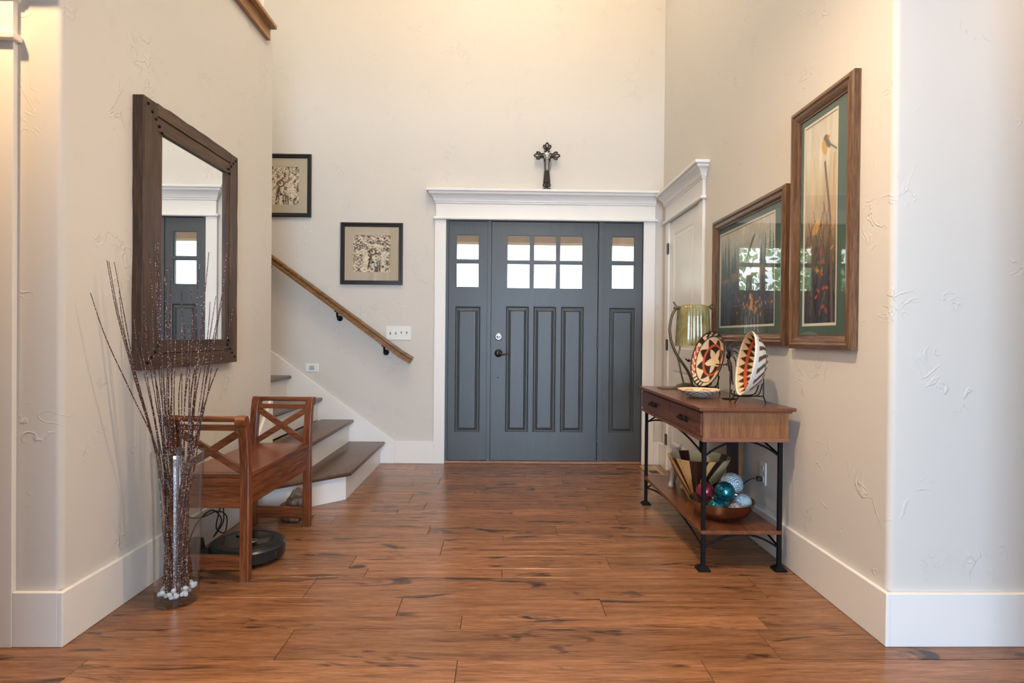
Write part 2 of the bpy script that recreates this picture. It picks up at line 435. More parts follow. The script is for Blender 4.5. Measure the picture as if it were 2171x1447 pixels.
def thing(name, loc, label=None, cat=None, group=None, kind=None):
    o = bpy.data.objects.new(name, None); COL.objects.link(o)
    o.empty_display_size = 0.1
    o.location = loc; ORG[o.name] = Vector(loc)
    return tag(o, label, cat, group, kind)

def bez(pts, n=8):
    """Catmull-Rom through points"""
    P = [Vector(p) for p in pts]; out = []
    for i in range(len(P) - 1):
        p0 = P[max(i-1, 0)]; p1 = P[i]; p2 = P[i+1]; p3 = P[min(i+2, len(P)-1)]
        for k in range(n):
            t = k / n
            out.append(0.5 * ((2*p1) + (p2-p0)*t + (2*p0-5*p1+4*p2-p3)*t*t + (3*p1-p0-3*p2+p3)*t**3))
    out.append(P[-1]); return out

def lin(c):
    c = np.asarray(c, np.float64) / 255.0
    return np.where(c <= 0.04045, c / 12.92, ((c + 0.055) / 1.055) ** 2.4)

# ------------------------------------------------------------------ room shell
XL, XR, YD, YN = -1.50, 1.37, 5.03, 2.06          # hall walls, door wall, near wall plane
LOFT = 2.93
TOP = 5.4
GX, GY, GZ = 4.5, -4.6, 2.75                      # great room half-width, back, ceiling

def rounded(corner, dx, dy, r, n=6):
    """arc replacing the corner; dx,dy = signs pointing into the solid"""
    c = (corner[0] + dx * r, corner[1] + dy * r); out = []
    for i in range(n + 1):
        t = PI / 2 * i / n
        out.append((c[0] - dx * r * math.cos(t), c[1] - dy * r * math.sin(t)))
    return out
def struct(o, label=None): return tag(o, label, None, None, 'structure')

fl = struct(MB().box(-GX - 1.2, GX, GY, YD + 0.12, -0.06, -0.012).build('floor', 'gap'), 'dark wood plank floor of mixed widths')

# planks, running left to right in rows of three repeating widths
edges = [1.964]
cyc = [0.210, 0.100, 0.158]
k = 0
while edges[-1] < YD - 0.02:
    edges.append(edges[-1] + cyc[k % 3]); k += 1
edges[-1] = YD + 0.06
lo = [1.964]; k = 2
while lo[-1] > 0.2:
    lo.append(lo[-1] - cyc[k % 3]); k -= 1
rows = list(reversed(lo)) + edges[1:]
joints = {1.964: [-0.74, 0.95], 2.174: [-0.938, -0.139, 1.0], 2.274: [-0.392, 0.415], 2.432: [-0.80, 1.117], 2.642: [0.014, -0.6],
          2.742: [-0.691, 0.522], 2.900: [-0.289, 1.0], 3.110: [0.02, 0.623], 3.210: [-0.388, 0.318], 3.368: [-0.961, 0.7],
          3.578: [0.08, -0.62], 3.678: [-0.47, 0.55], 1.806: [-1.343, -0.134, 0.676]}
prng = random.Random(11)
for i in range(len(rows) - 1):
    y0, y1 = rows[i], rows[i + 1]
    near = y0 < YN
    xa, xb = (-2.75, 2.6) if near else (XL - 0.03, XR + 0.03)
    js = None
    for kk, vv in joints.items():
        if abs(kk - y0) < 0.01: js = sorted(vv)
    if js is None:
        js = []; x = xa + prng.uniform(0.3, 1.1)
        while x < xb - 0.25: js.append(x); x += prng.uniform(0.55, 1.35)
    if near: js = sorted(set(js + [-2.0, 1.75 + prng.uniform(-.2, .2)]))
    xs = [xa] + js + [xb]
    for a, b in zip(xs[:-1], xs[1:]):
        if b - a < 0.05: continue
        dz = prng.uniform(-0.0008, 0.0)
        g = 0.0008
        mb = MB(); e = 0.0012
        mb.loft([[(a+g, y0+g, -0.012), (b-g, y0+g, -0.012), (b-g, y1-g, -0.012), (a+g, y1-g, -0.012)],
                 [(a+g, y0+g, dz-e), (b-g, y0+g, dz-e), (b-g, y1-g, dz-e), (a+g, y1-g, dz-e)],
                 [(a+g+e, y0+g+e, dz), (b-g-e, y0+g+e, dz), (b-g-e, y1-g-e, dz), (a+g+e, y1-g-e, dz)]])
        p = mb.build('plank', 'plank', fl, loc=None)
# the rest of the great room and stairwell floor, out of the frame
struct(MB().box(-GX, GX, GY, rows[0] - 0.002, -0.012, -0.001).build('floor_great_room', 'plank'))

# walls
mb = MB()
poly = rounded((XL, YN), -1, 1, 0.022); 
wl = [(XL, 3.905)] + [(p[0], p[1]) for p in poly] + [(XL - 0.13, YN), (XL - 0.13, 3.905)]
struct(mb.prism(wl, 0, LOFT).build('wall_left', 'wall', smooth=30))
poly = rounded((XR, YN), 1, 1, 0.022)
wr = [(XR, YD + .1)] + poly + [(XR + 0.13, YN), (XR + 0.13, YD + .1)]
struct(MB().prism(wr, 0, TOP).build('wall_right', 'wall', smooth=30))
struct(MB().box(-GX, XL - 0.13, YN, YN + 0.13, 0, TOP).build('wall_near_left', 'wall'))
struct(MB().box(XR + 0.13, GX, YN, YN + 0.13, 0, GZ + 0.1).build('wall_near_right', 'wall'))
DX0, DX1, DZ1 = -0.471, 1.202, 2.060
struct(MB().slab((-5.6, XR + 0.13), (0, TOP), [(DX0, DX1, -1, DZ1)], YD, YD + 0.14).build('wall_door', 'wall'))
struct(MB().box(XL - 0.13, XR + 0.13, YN - 0.1, YN, GZ, TOP).build('wall_header', 'wall'))
struct(MB().box(-5.6, XL - 0.13, 3.80, 3.905, 0, LOFT).build('wall_stair', 'wall'))
struct(MB().box(-5.7, -5.6, YN + .13, YD + .14, 0, TOP).build('wall_stair_end', 'wall'))
struct(MB().box(-5.6, XL - 0.0, YN + 0.13, 3.905, LOFT, LOFT + 0.10).build('floor_loft', 'wall'))
struct(MB().box(-5.7, XR + 0.13, YN - 0.1, YD + 0.14, TOP, TOP + 0.1).build('ceiling', 'ceiling'))
struct(MB().box(-GX, GX, GY, YN, GZ, GZ + 0.1).build('ceiling_great_room', 'ceiling'))
struct(MB().slab((-GX, GX), (0, GZ), [(-0.30, 1.50, 0.25, 2.45)], GY, GY + 0.12).build('wall_back', 'wall'))
struct(MB().box(-1.07, -0.95, GY + .12, 0.50, 0, GZ).build('daylight_blocker_left', 'wall'))  # added unseen wall, keeps window daylight off the near left wall
struct(MB().box(1.66, 1.78, GY + .12, 1.12, 0, GZ).build('daylight_blocker_right', 'wall'))  # added unseen wall, trims window daylight to a band on the near right wall
struct(MB().box(-GX - 0.1, -GX, GY, YN + .13, 0, GZ).build('wall_great_room_left', 'wall'))
struct(MB().box(GX, GX + 0.1, GY, YN + .13, 0, GZ).build('wall_great_room_right', 'wall'))
struct(MB().slab((-0.39, 1.59), (0.16, 2.54), [(-0.27, 0.58, .28, 2.42), (0.62, 1.47, .28, 2.42)], GY + 0.06, GY + 0.14).build('window_3', 'white'))

# baseboards
BH, BT = 0.187, 0.018
def baseboard(name, x0, x1, y0, y1, h=BH):
    return struct(MB().box(x0, x1, y0, y1, 0, h).build(name, 'white', bevel=0.003))
baseboard('baseboard_left', XL, XL + BT, YN - BT, 3.42)
baseboard('baseboard_near_left', -1.651, XL + 0.001, YN - BT, YN)
baseboard('baseboard_right', XR - BT, XR, YN - BT, 3.986)
baseboard('baseboard_right_far', XR - BT, XR, 4.889, YD)
baseboard('baseboard_near_right', XR - 0.001, GX, YN - BT, YN)
baseboard('baseboard_door', -0.889, -0.562, YD - BT, YD)
baseboard('baseboard_door_right', 1.300, XR - BT, YD - BT, YD)

# ------------------------------------------------------------------ door trims
def loft_crown(mb, profile, a, b, wall, face, axis, sgn, da=1.0, db=1.0):
    """profile (d, z): stacked footprints around a frieze from a to b; wall plane and face plane; sgn = outward direction"""
    loops = []
    for d, z in profile:
        A, B = a - d * da, b + d * db; F = face + sgn * d
        pts = [(A, wall), (A, F), (B, F), (B, wall)]
        loops.append([(u, v, z) if axis == 'y' else (v, u, z) for u, v in pts])
    return mb.loft(loops)

def crown_profile(z0, z1):
    h = z1 - z0
    return [(0.0, z0), (0.008, z0 + .06*h), (0.008, z0 + .16*h), (0.014, z0 + .18*h), (0.016, z0 + .26*h), (0.022, z0 + .40*h), (0.034, z0 + .55*h),
            (0.050, z0 + .64*h), (0.056, z0 + .66*h), (0.056, z0 + .80*h), (0.072, z0 + .82*h), (0.074, z0 + .86*h), (0.074, z1)]

t1 = struct(thing('trim_1', (0.37, YD, 0)), 'white craftsman casing with crown head around slate front door')
MB().box(-0.563, -0.469, YD - 0.020, YD, 0, 2.055).build('casing', 'white', t1, bevel=0.002)
MB().box(1.200, 1.300, YD - 0.020, YD, 0, 2.055).build('casing', 'white', t1, bevel=0.002)
MB().box(-0.578, 1.318, YD - 0.040, YD, 2.053, 2.076).build('fillet', 'white', t1, bevel=0.008, bseg=3)
MB().box(-0.557, 1.297, YD - 0.022, YD, 2.074, 2.20).build('frieze', 'white', t1, bevel=0.002)
loft_crown(MB(), crown_profile(2.185, 2.302), -0.557, 1.297, YD, YD - 0.022, 'y', -1, 1.0, 0.16).build('crown', 'white', t1)

t2 = struct(thing('trim_2', (XR, 4.44, 0)), 'white craftsman casing with crown head around closet door')
MB().box(XR - 0.020, XR, 3.985, 4.077, 0, 2.012).build('casing', 'white', t2, bevel=0.002)
MB().box(XR - 0.020, XR, 4.800, 4.890, 0, 2.012).build('casing', 'white', t2, bevel=0.002)
MB().box(XR - 0.040, XR, 3.965, 4.93, 2.012, 2.036).build('fillet', 'white', t2, bevel=0.008, bseg=3)
MB().box(XR - 0.022, XR, 3.985, 4.890, 2.034, 2.16).build('frieze', 'white', t2, bevel=0.002)
loft_crown(MB(), crown_profile(2.145, 2.257), 3.985, 4.890, XR, XR - 0.022, 'x', -1, 1.0, 0.35).build('crown', 'white', t2)

t3 = struct(thing('trim_3', (-1.70, YN, 0)), 'white cased opening trim at left edge with shadowed fillet')
MB().box(-1.745, -1.651, YN - 0.020, YN, 0, 2.052).build('casing', 'white', t3, bevel=0.002)
MB().box(-2.75, -2.656, YN - 0.020, YN, 0, 2.052).build('casing', 'white', t3, bevel=0.002)
MB().box(-2.77, -1.634, YN - 0.042, YN, 2.050, 2.074).build('fillet', 'white', t3, bevel=0.006, bseg=3)
MB().box(-2.75, -1.651, YN - 0.022, YN, 2.072, 2.20).build('frieze', 'white', t3, bevel=0.002)
loft_crown(MB(), crown_profile(2.185, 2.302), -2.75, -1.651, YN, YN - 0.022, 'y', -1).build('crown', 'white', t3)
d3 = struct(thing('door_3', (-2.2, YN, 0)), 'white panel door out at the left edge')
MB().box(-2.66, -1.742, YN - 0.010, YN + 0.001, 0.01, 2.052).build('slab', 'white', d3)

# ------------------------------------------------------------------ front door and sidelights
def raised_panel(mb, u0, u1, w0, w1, d, axis, sgn, depth=0.014):
    """recessed moulding then a raised field; d = face plane, sgn = direction into the door"""
    def lp(ins, dep):
        a, b, c, e = u0 + ins, u1 - ins, w0 + ins, w1 - ins; D = d + sgn * dep
        pts = [(a, c), (b, c), (b, e), (a, e)]
        return [(u, D, w) if axis == 'y' else (D, u, w) for u, w in pts]
    loops = [lp(-0.001, 0.0005), lp(0.005, 0.002), lp(0.010, depth * 0.7), lp(0.013, depth), lp(0.019, depth), lp(0.036, depth * 0.42), lp(0.040, depth * 0.75), lp(0.042, depth*0.4)]
    n = 4; vs = [p for l in loops for p in l]; fs = []
    for i in range(len(loops) - 1):
        for k in range(4):
            k2 = (k + 1) % 4; fs.append((i*4+k, i*4+k2, (i+1)*4+k2, (i+1)*4+k))
    fs.append(tuple((len(loops)-1)*4 + k for k in range(4)))
    return mb.add(vs, fs)

def bevel_pane(mb, a, b, c, e, y):
    g = 0.013; t = 0.004
    mb.loft([[(a, y, c), (b, y, c), (b, y, e), (a, y, e)], [(a+g, y-t, c+g), (b-g, y-t, c+g), (b-g, y-t, e-g), (a+g, y-t, e-g)]], cap=False)
    n = len(mb.v); mb.add([(a+g, y-t, c+g), (b-g, y-t, c+g), (b-g, y-t, e-g), (a+g, y-t, e-g)], [(0, 1, 2, 3)])
    return mb

def leaf(parent, x0, x1, z0, z1, panes, panels, yf, th=0.045):
    MB().slab((x0, x1), (z0, z1), panes + panels, yf, yf + th).build('slab' if parent.name.startswith('door') else 'frame', 'door', parent)
    for (a, b, c, e) in panels:
        raised_panel(MB(), a, b, c, e, yf, 'y', 1).build('panel', 'door', parent)
    for (a, b, c, e) in panes:
        p = bevel_pane(MB(), a - .004, b + .004, c - .004, e + .004, yf + 0.024).build('pane', 'glass', parent)
        m2 = MB(); r = 0.006   # glazing bead around the pane
        m2.box(a, a + r, yf + .006, yf + .02, c, e); m2.box(b - r, b, yf + .006, yf + .02, c, e)
        m2.box(a + r, b - r, yf + .006, yf + .02, c, c + r); m2.box(a + r, b - r, yf + .006, yf + .02, e - r, e)
        m2.build('glazing_bead', 'door', p)

YF = YD + 0.006
d1 = struct(thing('door_1', (0.37, YF, 0)), 'slate grey craftsman front door with six lites')
cols = [(0.045, 0.243), (0.270, 0.466), (0.492, 0.690)]
rws = [(1.718, 1.933), (1.483, 1.696)]
panes = [(a, b, c, e) for a, b in cols for c, e in rws]
leaf(d1, -0.083, 0.818, 0.026, 2.044, panes, [(0.040, 0.236, 0.262, 1.333), (0.273, 0.468, 0.262, 1.333), (0.507, 0.704, 0.262, 1.333)], YF)
# jamb, mullions and head of the whole unit
mb = MB()
mb.box(DX0, -0.448, YD - 0.006, YD + .10, 0, DZ1); mb.box(1.197, DX1, YD - 0.006, YD + .10, 0, DZ1)
mb.box(-0.118, -0.088, YD - 0.002, YD + .10, 0, DZ1); mb.box(0.824, 0.866, YD - 0.002, YD + .10, 0, DZ1)
mb.box(-0.448, 1.197, YD - 0.002, YD + .10, 2.050, DZ1)
mb.box(-0.135, -0.070, YF + .046, YF + .075, 0, DZ1); mb.box(0.805, 0.885, YF + .046, YF + .075, 0, DZ1)
mb.box(DX0, -0.43, YF + .046, YF + .075, 0, DZ1); mb.box(1.18, DX1, YF + .046, YF + .075, 0, DZ1)
mb.box(DX0, DX1, YF + .046, YF + .075, 2.02, DZ1); mb.box(DX0, DX1, YF + .046, YF + .075, 0, 0.05)
mb.build('jamb', 'door', d1)
MB().box(DX0 + .002, DX1 - .002, YD - 0.012, YD + .14, 0.0, 0.022).build('threshold', 'threshold', d1, bevel=0.004)
for z in (1.831, 1.035, 0.245):
    h = MB().tube([(0.821, YF - 0.006, z - .055), (0.821, YF - 0.006, z + .055)], 0.0075, 10)
    h.sphere((0.821, YF - .006, z + .058), 0.006, 8, 6).sphere((0.821, YF - .006, z - .058), 0.006, 8, 6).build('hinge', 'door', d1, smooth=40)
def disc_y(mb, c, prof, seg=28):
    m = MB().lathe(prof, seg=seg)
    return mb.add([(c[0] + x, c[1] - z, c[2] + y) for x, y, z in m.v], m.f)
lk = disc_y(MB(), (-0.021, YF, 1.073), [(0.031, 0), (0.031, 0.006), (0.026, 0.010), (0.022, 0.010)]).build('deadbolt', 'chrome', d1, smooth=40)
disc_y(MB(), (-0.021, YF, 1.073), [(0.019, 0.008), (0.018, 0.014), (0.010, 0.016)]).build('thumb_turn', 'chrome', lk, smooth=40)
MB().box(-0.034, -0.008, YF - 0.026, YF - 0.012, 1.069, 1.077).build('thumb_turn', 'hinge', lk, bevel=0.002)
hs = disc_y(MB(), (-0.020, YF, 0.934), [(0.034, 0), (0.033, 0.006), (0.026, 0.012), (0.014, 0.016), (0.012, 0.045)]).build('handle_rose', 'bronze', d1, smooth=40)
MB().tube(bez([(-0.020, YF - .042, 0.934), (-0.002, YF - .048, 0.931), (0.022, YF - .048, 0.924), (0.050, YF - .046, 0.930), (0.084, YF - .044, 0.937)], 6),
          [0.011]*7 + [0.0085]*6 + [0.007]*6 + [0.005]*6, 10).build('lever', 'bronze', hs, smooth=40)
disc_y(MB(), (-0.023, YF, 0.728), [(0.006, 0), (0.006, 0.004), (0.003, 0.006)], 12).build('screw_cap', 'bronze', d1, smooth=40)

for n_, (x0, x1, pa, pan) in enumerate(((-0.446, -0.120, (-0.384, -0.190), (-0.391, -0.175)), (0.868, 1.195, (0.934, 1.130), (0.918, 1.142)))):
    w = struct(thing('window_%d' % (n_ + 1), ((x0 + x1) / 2, YF, 0)), 'slate grey sidelight %s the front door, two lites over one long panel' % ('on the lever side of' if n_ == 0 else 'on the hinge side of'))
    leaf(w, x0, x1, 0.026, 2.046, [(pa[0], pa[1], 1.722, 1.932), (pa[0], pa[1], 1.488, 1.696)], [(pan[0], pan[1], 0.258, 1.328)], YF)

# closet door on the right wall
d2 = struct(thing('door_2', (XR, 4.44, 0)), 'white two-panel closet door')
XS = XR - 0.006
MB().slab((4.080, 4.797), (0.012, 2.008), [(4.20, 4.69, 0.99, 1.90), (4.20, 4.69, 0.245, 0.822)], XS, XS + 0.0059, 'x').build('slab', 'white', d2)
for (a, b, c, e) in ((4.20, 4.69, 0.99, 1.90), (4.20, 4.69, 0.245, 0.822)):
    raised_panel(MB(), a, b, c, e, XS, 'x', 1, 0.0052).build('panel', 'white', d2)
for z in (1.80, 1.02, 0.25):
    MB().box(XR - 0.0225, XR - 0.015, 4.792, 4.842, z - .045, z + .045).build('hinge', 'hinge', d2, bevel=0.001)

# ------------------------------------------------------------------ porch and garden beyond the panes
struct(MB().box(-6, 6, YD + .14, 8.2, -0.2, -0.05).build('floor_porch', 'concrete'))
tag(MB().box(-6, 6, 6.90, 7.10, 2.17, 2.50).build('porch_beam', 'timber', loc=(0, 7, 2.17)), 'brown timber beam across the porch', 'beam')
tag(MB().box(-2.6, -2.4, 6.9, 7.1, -0.06, 2.18).build('porch_post', 'timber', loc=(-2.5, 7, 0)), 'brown timber post carrying the porch beam', 'post')
struct(MB().box(-6, 6, YD + .14, 7.4, 2.50, 2.56).build('ceiling_porch', 'white'))
struct(MB().box(-60, 60, 8.2, 80, -0.4, -0.2).build('ground', 'lawn'))
tree0 = None
tr = random.Random(3)
for i, (x, y, s) in enumerate(((-3.2, 14, 1.0), (-7.2, 17, 1.2), (-12.5, 21, 1.5), (-5.0, 24, 1.5))):
    if tree0 is None:
        t = thing('tree', (x, y, -0.2), 'leafy green tree standing on the lawn beyond the porch', 'tree', 'trees beyond the porch')
        MB().tube([(x, y, -0.25), (x + .05, y, 1.0), (x, y + .1, 2.6)], [0.16, 0.12, 0.06], 10).build('trunk', 'bark', t, smooth=50)
        mb = MB()
        for q in range(850):
            th = tr.uniform(0, 2*PI); ph = math.acos(tr.uniform(-0.9, 1)); r = 1.5 * tr.uniform(0.55, 1.0)
            c = Vector((x + r*math.sin(ph)*math.cos(th), y + r*math.sin(ph)*math.sin(th), 2.5 + 1.2*r*math.cos(ph)))
            a = Vector((tr.uniform(-1, 1), tr.uniform(-1, 1), tr.uniform(-1, 1))).normalized() * 0.11
            b = a.cross(Vector((tr.uniform(-1, 1), tr.uniform(-1, 1), tr.uniform(-1, 1)))).normalized() * 0.06
            mb.add([c - a, c + b, c + a, c - b], [(0, 1, 2, 3)])
        mb.build('foliage', 'leaf', t, merge=False)
        tree0 = t
    else:
        t = tree0.copy(); COL.objects.link(t); t.location = (x, y, -0.2); t.scale = (s, s, s)
        for ch in tree0.children:
            c = ch.copy(); COL.objects.link(c); c.parent = t

# ------------------------------------------------------------------ staircase
RUN, RISE = 0.262, 0.1835
st = thing('staircase', (-1.5, 4.4, 0), 'staircase with dark wood treads and white risers rising along the door wall', 'stairs')
Y1 = YD - BT
x1, x2 = -1.005, -1.268
def floor_riser(poly, z0, z1, name='riser'):
    return MB().prism(poly, z0, z1).build(name, 'white', st)
# step one and two are boxes that turn the wall end at forty-five degrees
c1, c2 = 4.905, 5.135      # y - x of the two slanted faces
p1 = [(x1, Y1), (x1, x1 + c1), (XL + .001, XL + c1), (XL + .001, Y1)]
floor_riser(p1, 0.0, RISE - .026)
n1 = 0.040
def nosed(x, c, ex, thick=0.028, z=RISE):
    """tread outline carried past the risers by ex, with a rounded nose"""
    loops = []
    for k in range(7):
        a = PI * k / 6 - PI / 2
        e = ex - thick / 2 + math.cos(a) * thick / 2
        xx = x + e; cc = c - e * math.sqrt(2)
        zz = z - thick / 2 + math.sin(a) * thick / 2
        loops.append([(xx, Y1, zz), (xx, xx + cc, zz), (XL + .001, XL + cc, zz), (XL + .001, Y1, zz)])
    return MB().loft(loops)
nosed(x1, c1, n1, z=RISE).build('tread', 'tread', st, smooth=40)
p2 = [(x2, Y1), (x2, x2 + c2), (XL + .001, XL + c2), (XL + .001, Y1)]
floor_riser(p2, RISE, 2*RISE - .026)
nosed(x2, c2, n1, z=2*RISE).build('tread', 'tread', st, smooth=40)
for i in range(2, 15):
    x = -1.53 - (i - 2) * RUN; z0 = i * RISE
    MB().box(x - 0.02, x, 3.906, Y1, z0, z0 + RISE - .026).build('riser', 'white', st)
    th = 0.028
    prof = [(x - RUN - .02, z0 + RISE - th), ] + [(x + n1 - th/2 + math.cos(a)*th/2, z0 + RISE - th/2 + math.sin(a)*th/2) for a in [PI*k/6 - PI/2 for k in range(7)]] + [(x - RUN - .02, z0 + RISE)]
    MB().prism(prof, 3.906, Y1, 'y').build('tread', 'tread', st, smooth=40)
sl = (0.937 - 0.188) / (-1.924 + 0.889)
sk = [(-0.889, 0.0), (-0.889, 0.187), (-5.5, 0.188 + sl * (-5.5 + 0.889)), (-5.5, 0.188 + sl * (-5.5 + 0.889) - 0.55), (-1.6, 0.0)]
MB().prism(sk, Y1, YD, 'y').build('skirt_board', 'white', st, bevel=0.002)
# skirt on the hall face of the left wall, from the baseboard up to the wall end
sk2 = [(3.42, 0.0), (3.42, 0.187), (3.905, 0.672), (3.905, 0.0)]
MB().prism(sk2, XL, XL + BT - .001, 'x').build('skirt_board', 'white', st, bevel=0.002)

# loft edge: oak fascia and cap over the left wall with square white balusters
lf = struct(thing('trim_4', (XL, 3.0, LOFT)), 'oak band along the open loft edge above mirror wall')
MB().box(XL, XL + 0.026, YN, 3.80, LOFT, LOFT + 0.10).build('fascia', 'oak', lf, bevel=0.002)
MB().box(XL - 0.02, XL + 0.062, YN, 3.815, LOFT + 0.076, LOFT + 0.10).build('cap', 'oak', lf, bevel=0.003)
rail = thing('loft_railing', (XL, 3.0, LOFT + .1), 'white square balusters with oak rail on loft edge', 'railing')
yb = 3.66
while yb > YN + .1:
    MB().box(XL + .000, XL + .032, yb - .016, yb + .016, LOFT + .10, LOFT + .98).build('baluster', 'white', rail)
    yb -= 0.13
MB().box(XL - .02, XL + .05, YN, 3.80, LOFT + .98, LOFT + 1.03).build('rail', 'oak', rail, bevel=0.006)

# handrail on the door wall
hr = thing('handrail', (-1.3, YD, 1.2), 'stained oak stair handrail on dark iron brackets', 'handrail')
ya = YD - 0.092
a0 = Vector((-3.6, ya, 0)); slope = sl
def rail_z(x): return 0.935 + sl * (x + 0.845)
prof = [(-0.026, -0.030), (-0.026, -0.016), (-0.017, -0.008), (-0.017, 0.004), (-0.027, 0.014), (-0.024, 0.026), (-0.010, 0.032), (0.010, 0.032),
        (0.024, 0.026), (0.027, 0.014), (0.017, 0.004), (0.017, -0.008), (0.026, -0.016), (0.026, -0.030)]
ang = math.atan(-sl)
def rail_loop(x, z, tilt):
    # tilt: the section stays square to the fall of the rail
    return [(x + w * math.sin(tilt), ya + u, z + w * math.cos(tilt)) for u, w in prof]
MB().loft([rail_loop(-4.2, rail_z(-4.2), ang), rail_loop(-0.835, rail_z(-0.835), ang)]).build('rail', 'rail', hr)
MB().loft([rail_loop(-0.835, rail_z(-0.835), ang), rail_loop(-0.738, rail_z(-0.738) + .012, ang * .9)]).build('rail_end', 'rail', hr)
for x in (-0.965, -1.355, -1.95, -2.6, -3.3):
    z = rail_z(x) - 0.034
    b = MB().tube(bez([(x, ya, z + .006), (x, ya, z - .02), (x, ya + .02, z - .05), (x, YD - .004, z - .055)], 5), 0.0085, 10)
    b.box(x - .020, x + .020, ya - .012, ya + .012, z - .004, z + .010)
    b.tube([(x, YD - .010, z - .055), (x, YD, z - .055)], 0.024, 16)
    b.build('bracket', 'iron', hr, smooth=40)

# ------------------------------------------------------------------ plates on the walls
def plate_y(name, x0, x1, z0, z1, label, cat):
    t = thing(name, ((x0 + x1) / 2, YD, z0), label, cat)
    MB().box(x0, x1, YD - 0.006, YD, z0, z1).build('cover_plate', 'plate', t, bevel=0.003)
    return t
t = plate_y('switch_plate', -0.969, -0.757, 1.039, 1.155, 'white four-gang switch plate beside oak handrail end', 'light switch')
for i in range(4):
    x = -0.931 + i * 0.0455
    s_ = MB().box(x - .005, x + .005, YD - .008, YD - .005, 1.085, 1.109).build('switch_slot', 'slot', t)
    up = 0.006 if i < 2 else -0.006
    MB().add([(x-.004, YD-.006, 1.091+up), (x+.004, YD-.006, 1.091+up), (x+.004, YD-.006, 1.103+up), (x-.004, YD-.006, 1.103+up),
              (x-.003, YD-.018, 1.095+up*1.8), (x+.003, YD-.018, 1.095+up*1.8), (x+.003, YD-.018, 1.101+up*1.8), (x-.003, YD-.018, 1.101+up*1.8)],
             [(0,3,2,1),(4,5,6,7),(0,1,5,4),(1,2,6,5),(2,3,7,6),(3,0,4,7)]).build('toggle', 'plate', t)
t = plate_y('step_light', -1.642, -1.531, 0.764, 0.834, 'small white louvred step light low on stair wall', 'step light')
MB().box(-1.612, -1.561, YD - .008, YD - .005, 0.780, 0.818).build('bezel', 'plate', t, bevel=0.002)
for i in range(3):
    MB().box(-1.607, -1.566, YD - .0095, YD - .007, 0.785 + i * .0115, 0.789 + i * .0115).build('louvre', 'slot', t)
t = thing('wall_outlet', (XR, 3.058, 0.315), 'white duplex outlet with a black plug under console table', 'outlet')
MB().box(XR - .006, XR, 3.023, 3.093, 0.317, 0.434).build('cover_plate', 'plate', t, bevel=0.003)
for z in (0.405, 0.346):
    r_ = MB().box(XR - .008, XR - .005, 3.043, 3.073, z - .015, z + .015).build('receptacle', 'plate', t, bevel=0.003)
    for dy in (-.006, .006):
        MB().box(XR - .0088, XR - .0075, 3.058 + dy - .0012, 3.058 + dy + .0012, z - .002, z + .007).build('slot', 'slot', r_)
t = thing('power_cord', (XR, 3.07, 0.34), 'black power cord plugged into outlet and looping behind copper bowl', 'cord')
MB().box(XR - .034, XR - .008, 3.045, 3.071, 0.334, 0.358).build('plug', 'cable', t, bevel=0.004)
MB().tube(bez([(XR - .03, 3.058, .345), (XR - .06, 3.07, .342), (XR - .095, 3.10, .30), (XR - .105, 3.11, .245), (XR - .075, 3.06, .232), (XR - .06, 3.03, .238), (XR - .08, 3.06, .222), (XR - .09, 3.12, .205), (XR - .07, 3.22, .19), (XR - .05, 3.40, .187)], 6), 0.003, 6).build('cable', 'cable', t, smooth=50)

t = thing('floor_register', (1.23, 4.78, 0), 'flush wooden floor vent by the closet door', 'floor vent')
MB().slab((1.165, 1.298), (4.625, 4.950), [(1.195, 1.268, 4.66, 4.915)], 0.0, 0.004).v
m_ = MB().slab((1.165, 1.298), (4.625, 4.950), [(1.197, 1.268, 4.66, 4.78)], 0.0, 0.005)
m_.v = [(a, c, b) for a, b, c in m_.v]
m_.build('frame', 'register', t, bevel=0.001)
MB().box(1.197, 1.268, 4.66, 4.78, 0.0, 0.0015).build('well', 'slot', t)
for i in range(5):
    MB().box(1.204 + i * .0133, 1.209 + i * .0133, 4.66, 4.78, 0.001, 0.004).build('slat', 'hinge', t)

